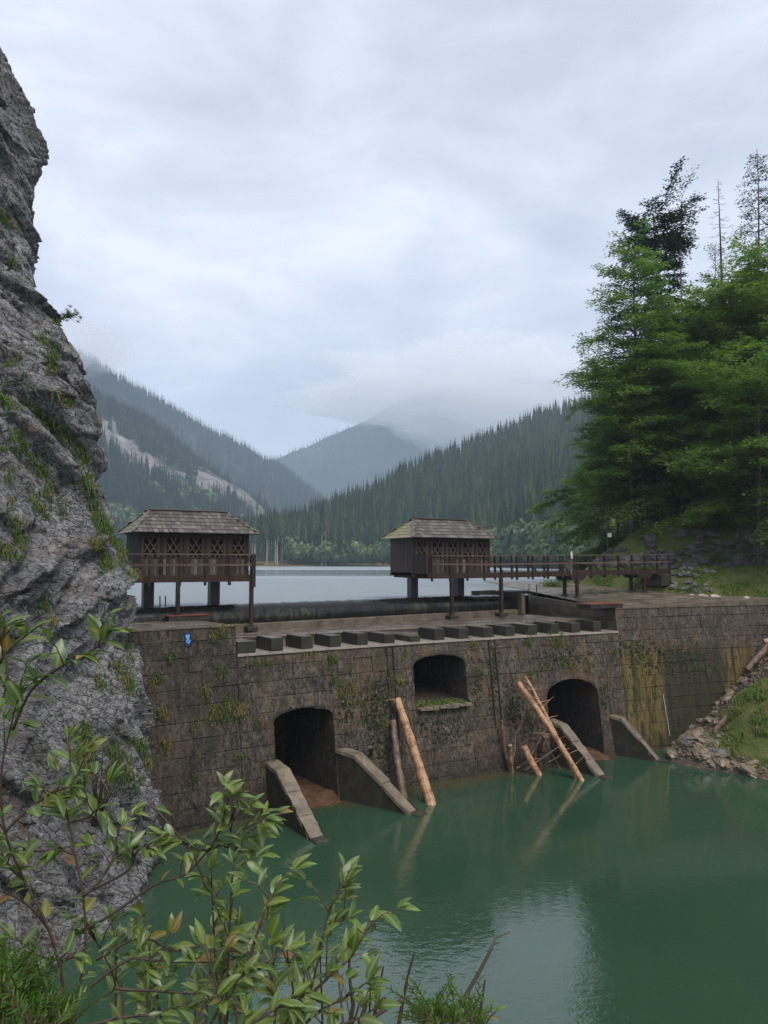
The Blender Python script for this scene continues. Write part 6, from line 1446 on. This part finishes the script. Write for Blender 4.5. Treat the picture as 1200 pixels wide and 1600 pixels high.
p = at_y(868, 916, 54); bush('green_bush', 'bright green bush at the water edge under the footbridge', (p.x, p.y, Z_LAKE - .05), (1.0, .7, 1.0), 14, .13, 'beech2', 1)
for k, (px, d, lab) in enumerate([(935, 59, 'yellow-green shrub at the slope foot below the lantern'), (962, 58.5, 'yellow-green shrub beside the beech trunk above the footbridge'), (918, 60, 'pale green shrub at the left end of the slope by the lake')]):
    b = base_at(px, d); bush('slope_shrub', lab, b, (1.5, 1.0, 1.5), 14, .16, 'beech2', 5 + k)

P, Dn = [], []
rr = np.random.default_rng(77)
for _ in range(5200):
    x = random.uniform(12.5, 36); y = y_path(x) + random.uniform(2.8, 17); z = z_hill(x, y)
    if fbm(x, y, 6, 3, .35) < -.1 or z < Z_LAKE + .2: continue
    P.append((x, y, z + random.uniform(.02, .4))); a = random.random() * 6.28; Dn.append((math.cos(a), math.sin(a), .3))
V, Fq = leaf_cloud(np.array(P), np.array(Dn), 5, .17, rr, .2, .7); tag(add('undergrowth', np_mesh('undergrowth', V, Fq, M['beech'])), 'low leafy undergrowth covering the shaded slope under the trees', 'undergrowth', kind='stuff')

# ================================================================== FOREGROUND SHRUBS
def willow_leaf(seed):
    r = random.Random(seed); n = 7; Lf, Wd = 1.0, r.uniform(.165, .235); V, Fq = [], []; bend, roll = r.uniform(.12, .42), r.uniform(.06, .22); tw = r.uniform(-.4, .4)
    for i in range(n + 1):
        f = i / n; w = Wd * (math.sin(math.pi * min(1, f * .93 + .05) ** .82) ** .9 if 0 < i < n else .04); z = -bend * f * f; x0 = .06 * math.sin(f * 3 + seed); a = tw * f; ser = 1 + (.05 if i % 2 else -.03)
        for sx in (-1, 0, 1): xx = sx * w * ser; zz = roll * abs(sx) * w * 2; V.append((x0 + xx * math.cos(a), f * .98, z + zz + xx * math.sin(a)))
    for i in range(n):
        for j in range(2): Fq.append((i * 3 + j, i * 3 + j + 1, i * 3 + j + 4, i * 3 + j + 3))
    s = .051; return new_mesh('leaf', [(x * s, y * s, z * s) for x, y, z in V], Fq, M['leaf'], smooth=True)
LEAF = [willow_leaf(k) for k in range(12)]
def put_leaf(parent, p, d, upv, sc_):
    d = d.normalized(); x = d.cross(upv)
    if x.length < .05: x = d.orthogonal()
    x.normalize(); z = x.cross(d); m = Matrix((x, d, z)).transposed().to_4x4(); o = add('leaf', random.choice(LEAF), parent); m.translation = p - abs_loc(parent); o.matrix_basis = m @ Matrix.Scale(sc_, 4); return o
def shrub(label, base, stems, shoots=True, limit=296, name='willow_shrub', dens=1.0, size=1.0):
    """stems: list of (image polyline, near distance, far distance, leaf start fraction, spacing)"""
    t = thing(name, label, 'shrub', base); cnt = 0; col = MB()
    def leaves_on(pts, f0, sp, sz):
        nonlocal cnt
        Ls = [(pts[i + 1] - pts[i]).length for i in range(len(pts) - 1)]; tot = sum(Ls); s = tot * f0 + random.random() * sp; k = random.randrange(5)
        while s < tot:
            q = s; i = 0
            while i < len(Ls) - 1 and q > Ls[i]: q -= Ls[i]; i += 1
            p = pts[i].lerp(pts[i + 1], min(1, q / Ls[i])); td = (pts[i + 1] - pts[i]).normalized(); a = k * 2.4 + random.uniform(-.4, .4); o = td.orthogonal().normalized(); o = Matrix.Rotation(a, 3, td) @ o; e = s / tot
            d = (td * random.uniform(.45, 1.0) + o * random.uniform(.6, 1.0) + Vector((0, 0, -.12 + .2 * e)))
            if cnt < limit: put_leaf(t, p, d, Vector((random.gauss(0, .35), random.gauss(-.25, .35), 1)), sz * random.uniform(.55, 1.25) * (1 - .25 * e)); cnt += 1
            s += sp * random.uniform(.6, 1.4); k += 1
        if cnt < limit:                                        # terminal tuft
            for _ in range(3): put_leaf(t, pts[-1], (pts[-1] - pts[-2]).normalized() + Vector((random.gauss(0, .4), random.gauss(0, .3), random.gauss(.1, .3))), Vector((random.gauss(0, .4), -.3, 1)), sz * random.uniform(.5, .9)); cnt += 1
    for (poly, d0, d1, f0, sp) in stems:
        n = len(poly); raw = [ray(*p) * (lerp(d0, d1, i / (n - 1)) / ray(*p).y) for i, p in enumerate(poly)]; pts = []
        for i in range(n - 1):                                 # smooth the hand-measured line
            a, b, c, d = raw[max(0, i - 1)], raw[i], raw[i + 1], raw[min(n - 1, i + 2)]
            for k in range(5): x = k / 5; pts.append(.5 * ((2 * b) + (c - a) * x + (2 * a - 5 * b + 4 * c - d) * x * x + (3 * b - a - 3 * c + d) * x ** 3))
        pts.append(raw[-1]); m = len(pts); th = .0027 if m > 14 else .0019
        mb = MB(); mb.tube(pts, [lerp(th, .0011, i / m) for i in range(m)], 6); st = mb.build('stem', M['twig'], t, True)
        if sp: leaves_on(pts, f0, sp / dens, size)
        if shoots and sp:
            for k in range(max(1, int(m / 5))):
                i = random.randrange(int(m * f0), m - 2); p = pts[i]; td = (pts[i + 1] - pts[i]).normalized(); d = (td * .6 + Vector((random.gauss(0, .6), random.gauss(-.1, .4), random.uniform(-.1, .7)))).normalized(); l = random.uniform(.02, .07); q = [p, p + d * l * .5 + Vector((0, 0, .008)), p + d * l]; mb = MB(); mb.tube(q, [.0016, .0012, .0008], 4); mb.build('shoot', M['twig'], t); leaves_on(q, .25, .026, size * .9)
    return t
A_ = [([(95, 1640), (98, 1540), (75, 1450), (38, 1375), (8, 1300), (2, 1210), (18, 1130), (30, 1085)], 1.35, 1.3, .35, .045),
      ([(100, 1640), (120, 1560), (133, 1480), (130, 1400), (117, 1335), (108, 1285), (100, 1240), (118, 1185)], 1.4, 1.45, .45, .036),
      ([(20, 1140), (48, 1080), (90, 1045), (140, 1018), (163, 1003)], 1.3, 1.25, .05, .035), ([(8, 1300), (40, 1268), (80, 1240), (112, 1225), (135, 1175)], 1.3, 1.3, .2, .032),
      ([(38, 1375), (20, 1360), (0, 1335), (-15, 1320)], 1.33, 1.3, .2, .035), ([(5, 1010), (12, 1060), (-5, 1120)], 1.2, 1.2, .0, .03), ([(-30, 1080), (-5, 1040), (20, 1010), (45, 990)], 1.22, 1.2, .2, .03), ([(-20, 1010), (0, 1000), (15, 985)], 1.2, 1.2, .2, .03),
      ([(117, 1335), (90, 1328), (50, 1330), (10, 1322)], 1.43, 1.4, .15, .036), ([(130, 1400), (160, 1370), (178, 1335), (185, 1290), (205, 1270)], 1.42, 1.5, .25, .033), ([(108, 1285), (140, 1275), (165, 1245), (172, 1225)], 1.45, 1.45, .3, .03),
      ([(133, 1480), (100, 1500), (50, 1490), (5, 1480)], 1.4, 1.35, .2, .036), ([(75, 1450), (50, 1420), (20, 1400), (-10, 1390)], 1.36, 1.33, .2, .036)]
B_ = [([(95, 1620), (140, 1570), (180, 1540), (150, 1470), (135, 1440)], 1.6, 1.5, .7, .05), ([(130, 1455), (180, 1425), (240, 1378), (290, 1345), (325, 1300), (355, 1285), (400, 1262), (430, 1240)], 1.5, 1.55, .35, .034),
      ([(240, 1255), (275, 1285), (305, 1318), (318, 1350)], 1.5, 1.52, .0, .045), ([(325, 1300), (345, 1262), (352, 1232), (358, 1215)], 1.52, 1.5, .05, .026), ([(355, 1285), (385, 1262), (415, 1248)], 1.54, 1.5, .05, .024), ([(350, 1290), (380, 1300), (410, 1305)], 1.54, 1.5, .1, .026), ([(325, 1300), (300, 1300), (270, 1300)], 1.53, 1.5, .2, .03), ([(360, 1270), (365, 1240), (372, 1215)], 1.54, 1.5, .0, .026),
      ([(130, 1550), (200, 1500), (240, 1495), (300, 1480), (350, 1470), (390, 1455)], 1.45, 1.5, .25, .03), ([(150, 1500), (220, 1465), (275, 1470), (330, 1440), (380, 1430)], 1.5, 1.6, .3, .03), ([(180, 1545), (250, 1540), (330, 1520), (400, 1500)], 1.45, 1.5, .2, .03),
      ([(110, 1610), (190, 1590), (250, 1575), (300, 1540)], 1.4, 1.45, .2, .034), ([(205, 1390), (225, 1420), (230, 1450)], 1.55, 1.5, .2, .03), ([(145, 1390), (200, 1360), (215, 1330), (240, 1310)], 1.5, 1.5, .3, .034)]
C_ = [([(315, 1660), (322, 1600), (350, 1555), (382, 1508), (420, 1487), (455, 1470)], 1.3, 1.35, .2, .028), ([(330, 1345), (333, 1420), (338, 1500), (345, 1600)][::-1], 1.5, 1.5, .55, .05), ([(365, 1335), (360, 1400), (356, 1500), (350, 1600)][::-1], 1.45, 1.45, .45, .045),
      ([(345, 1600), (342, 1540), (330, 1500), (318, 1460)], 1.35, 1.38, .3, .034), ([(382, 1508), (400, 1450), (415, 1405), (425, 1385)], 1.33, 1.36, .25, .034), ([(415, 1700), (470, 1600), (505, 1520), (525, 1450), (540, 1405), (555, 1390)], 1.35, 1.4, .35, .028), ([(500, 1540), (540, 1510), (575, 1480), (598, 1440), (607, 1425)], 1.36, 1.4, .2, .026), ([(470, 1600), (520, 1565), (565, 1545), (600, 1520)], 1.33, 1.33, .2, .028),
      ([(420, 1640), (430, 1570), (425, 1510), (435, 1465)], 1.4, 1.42, .3, .03), ([(415, 1650), (450, 1585), (480, 1545), (490, 1500)], 1.3, 1.32, .25, .028), ([(350, 1640), (390, 1590), (440, 1560), (480, 1560)], 1.28, 1.3, .2, .028), ([(525, 1450), (548, 1432), (570, 1420)], 1.39, 1.4, .1, .024), ([(500, 1640), (540, 1595), (580, 1580), (615, 1560)], 1.3, 1.3, .4, .04), ([(280, 1640), (300, 1600), (310, 1570), (340, 1540)], 1.25, 1.28, .3, .034)]
B_ = [([(x, y + 32 * max(0, min(1, (x - 220) / 110))) for x, y in p], *r) for p, *r in B_]
C_ = [([(x - 26 * max(0, min(1, (x - 430) / 120)), y + 14) for x, y in p], *r) for p, *r in C_]
g = lambda px, d: Vector(((px - 600) / F * d, d * .98, -1.65))
shrub('leafy willow shrub climbing up the left edge in front of the cliff', g(60, 1.35), A_); shrub('leafy willow shrub with a long branch reaching over the pool at lower left', g(160, 1.5), B_, dens=.9, size=.95); shrub('leafy willow shrub at the bottom centre before the bright water', g(400, 1.35), C_)
E_ = []
for k in range(17):                                             # low leafy growth along the bottom of the picture
    x0 = 170 + k * 24 + random.uniform(-14, 14); x1 = x0 + random.uniform(-50, 60); top = random.uniform(1450, 1545) - 30 * math.exp(-((x0 - 330) / 90) ** 2); E_.append(([(x0, 1670), (lerp(x0, x1, .35), lerp(1660, top, .4)), (lerp(x0, x1, .8), lerp(1650, top, .75)), (x1, top)], 1.55 + random.uniform(-.08, .15), 1.6 + random.uniform(-.08, .15), .3, .027))
shrub('low dull green willow growth filling the bottom edge behind the taller stems', g(360, 1.6), E_, dens=1.0, size=.95)
# bare twigs in front of the water
D_ = [([(700, 1640), (722, 1565), (748, 1520), (768, 1482), (774, 1465), (797, 1456)], 1.4, 1.45), ([(745, 1640), (752, 1570), (758, 1530)], 1.45, 1.45), ([(615, 1650), (630, 1560), (640, 1515), (648, 1487)], 1.4, 1.4), ([(520, 1650), (590, 1585), (625, 1563), (644, 1555)], 1.38, 1.4), ([(575, 1640), (590, 1560), (599, 1510)], 1.4, 1.4), ([(562, 1600), (575, 1560), (585, 1540)], 1.36, 1.38), ([(545, 1610), (552, 1570), (545, 1520), (548, 1470)], 1.38, 1.4), ([(735, 1575), (726, 1572), (738, 1560)], 1.42, 1.42)]
t = thing('bare_twigs', 'bare dark twigs rising before the bright water at the bottom', 'twigs', g(650, 1.4))
for (poly, d0, d1) in D_:
    n = len(poly); raw = [ray(*p) * (lerp(d0, d1, i / (n - 1)) / ray(*p).y) for i, p in enumerate(poly)]; mb = MB(); mb.tube(raw, [lerp(.0045, .0015, i / (n - 1)) for i in range(n)], 6); mb.build('twig', M['deadtwig'], t)
# reddish young shoots at the bottom right of the twigs
shrub('small reddish young shoot at the bottom edge right of the bare twigs', g(770, 1.4), [([(745, 1630), (762, 1595), (775, 1580)], 1.4, 1.4, .5, .02)], False, 12, 'young_shoot', 1, .45)
# juniper sprays in the bottom corners
def juniper(label, c, spots, seed):
    rr = random.Random(seed); t = thing('juniper', label, 'juniper', c); mb = MB(); V, Fq = [], []
    for (px, py, d, sx, sy, n) in spots:
        for _ in range(n):
            a = rr.uniform(-1.0, 1.0) ; p = at_y(px + rr.gauss(0, sx), py + rr.gauss(0, sy), d + rr.gauss(0, .05)); e = Vector((math.sin(a), rr.gauss(-.15, .3), math.cos(a) * .9)).normalized(); l = rr.uniform(.03, .075); q = p + e * l + Vector((0, 0, -.008)); mb.tube([p - e * .03, p, q], [.0014, .0012, .0006], 3, False)
            o1 = e.cross(Vector((0, 1, .3))).normalized()
            for k in range(12):
                f = k / 11; b = p.lerp(q, f); s = (1 if k % 2 else -1); w = (e * .75 + o1 * s * .75 + Vector((rr.gauss(0, .2), rr.gauss(0, .3), rr.gauss(0, .2)))).normalized() * rr.uniform(.008, .016) * (1.2 - .5 * f); h = w.cross(Vector((.3, 1, .2))).normalized() * .0016; i = len(V); V += [tuple(b - h), tuple(b + h), tuple(b + w + h * .4), tuple(b + w - h * .4)]; Fq.append((i, i + 1, i + 2, i + 3))
    mb.build('stems', M['twig'], t); tag(add('foliage', np_mesh('foliage', np.array(V) - np.array(c), np.array(Fq), M['needle']), t), kind='stuff')
juniper('bright green feathery juniper in the bottom left corner', g(30, 1.2), [(10, 1585, 1.15, 26, 18, 240), (60, 1598, 1.15, 24, 10, 130), (8, 1535, 1.2, 16, 14, 90), (-5, 1560, 1.15, 18, 20, 100)], 3)
juniper('small bright green juniper tips at the bottom edge below the bare twigs', g(690, 1.3), [(672, 1588, 1.3, 10, 8, 26), (705, 1596, 1.3, 14, 6, 22), (740, 1600, 1.3, 10, 4, 10)], 4)
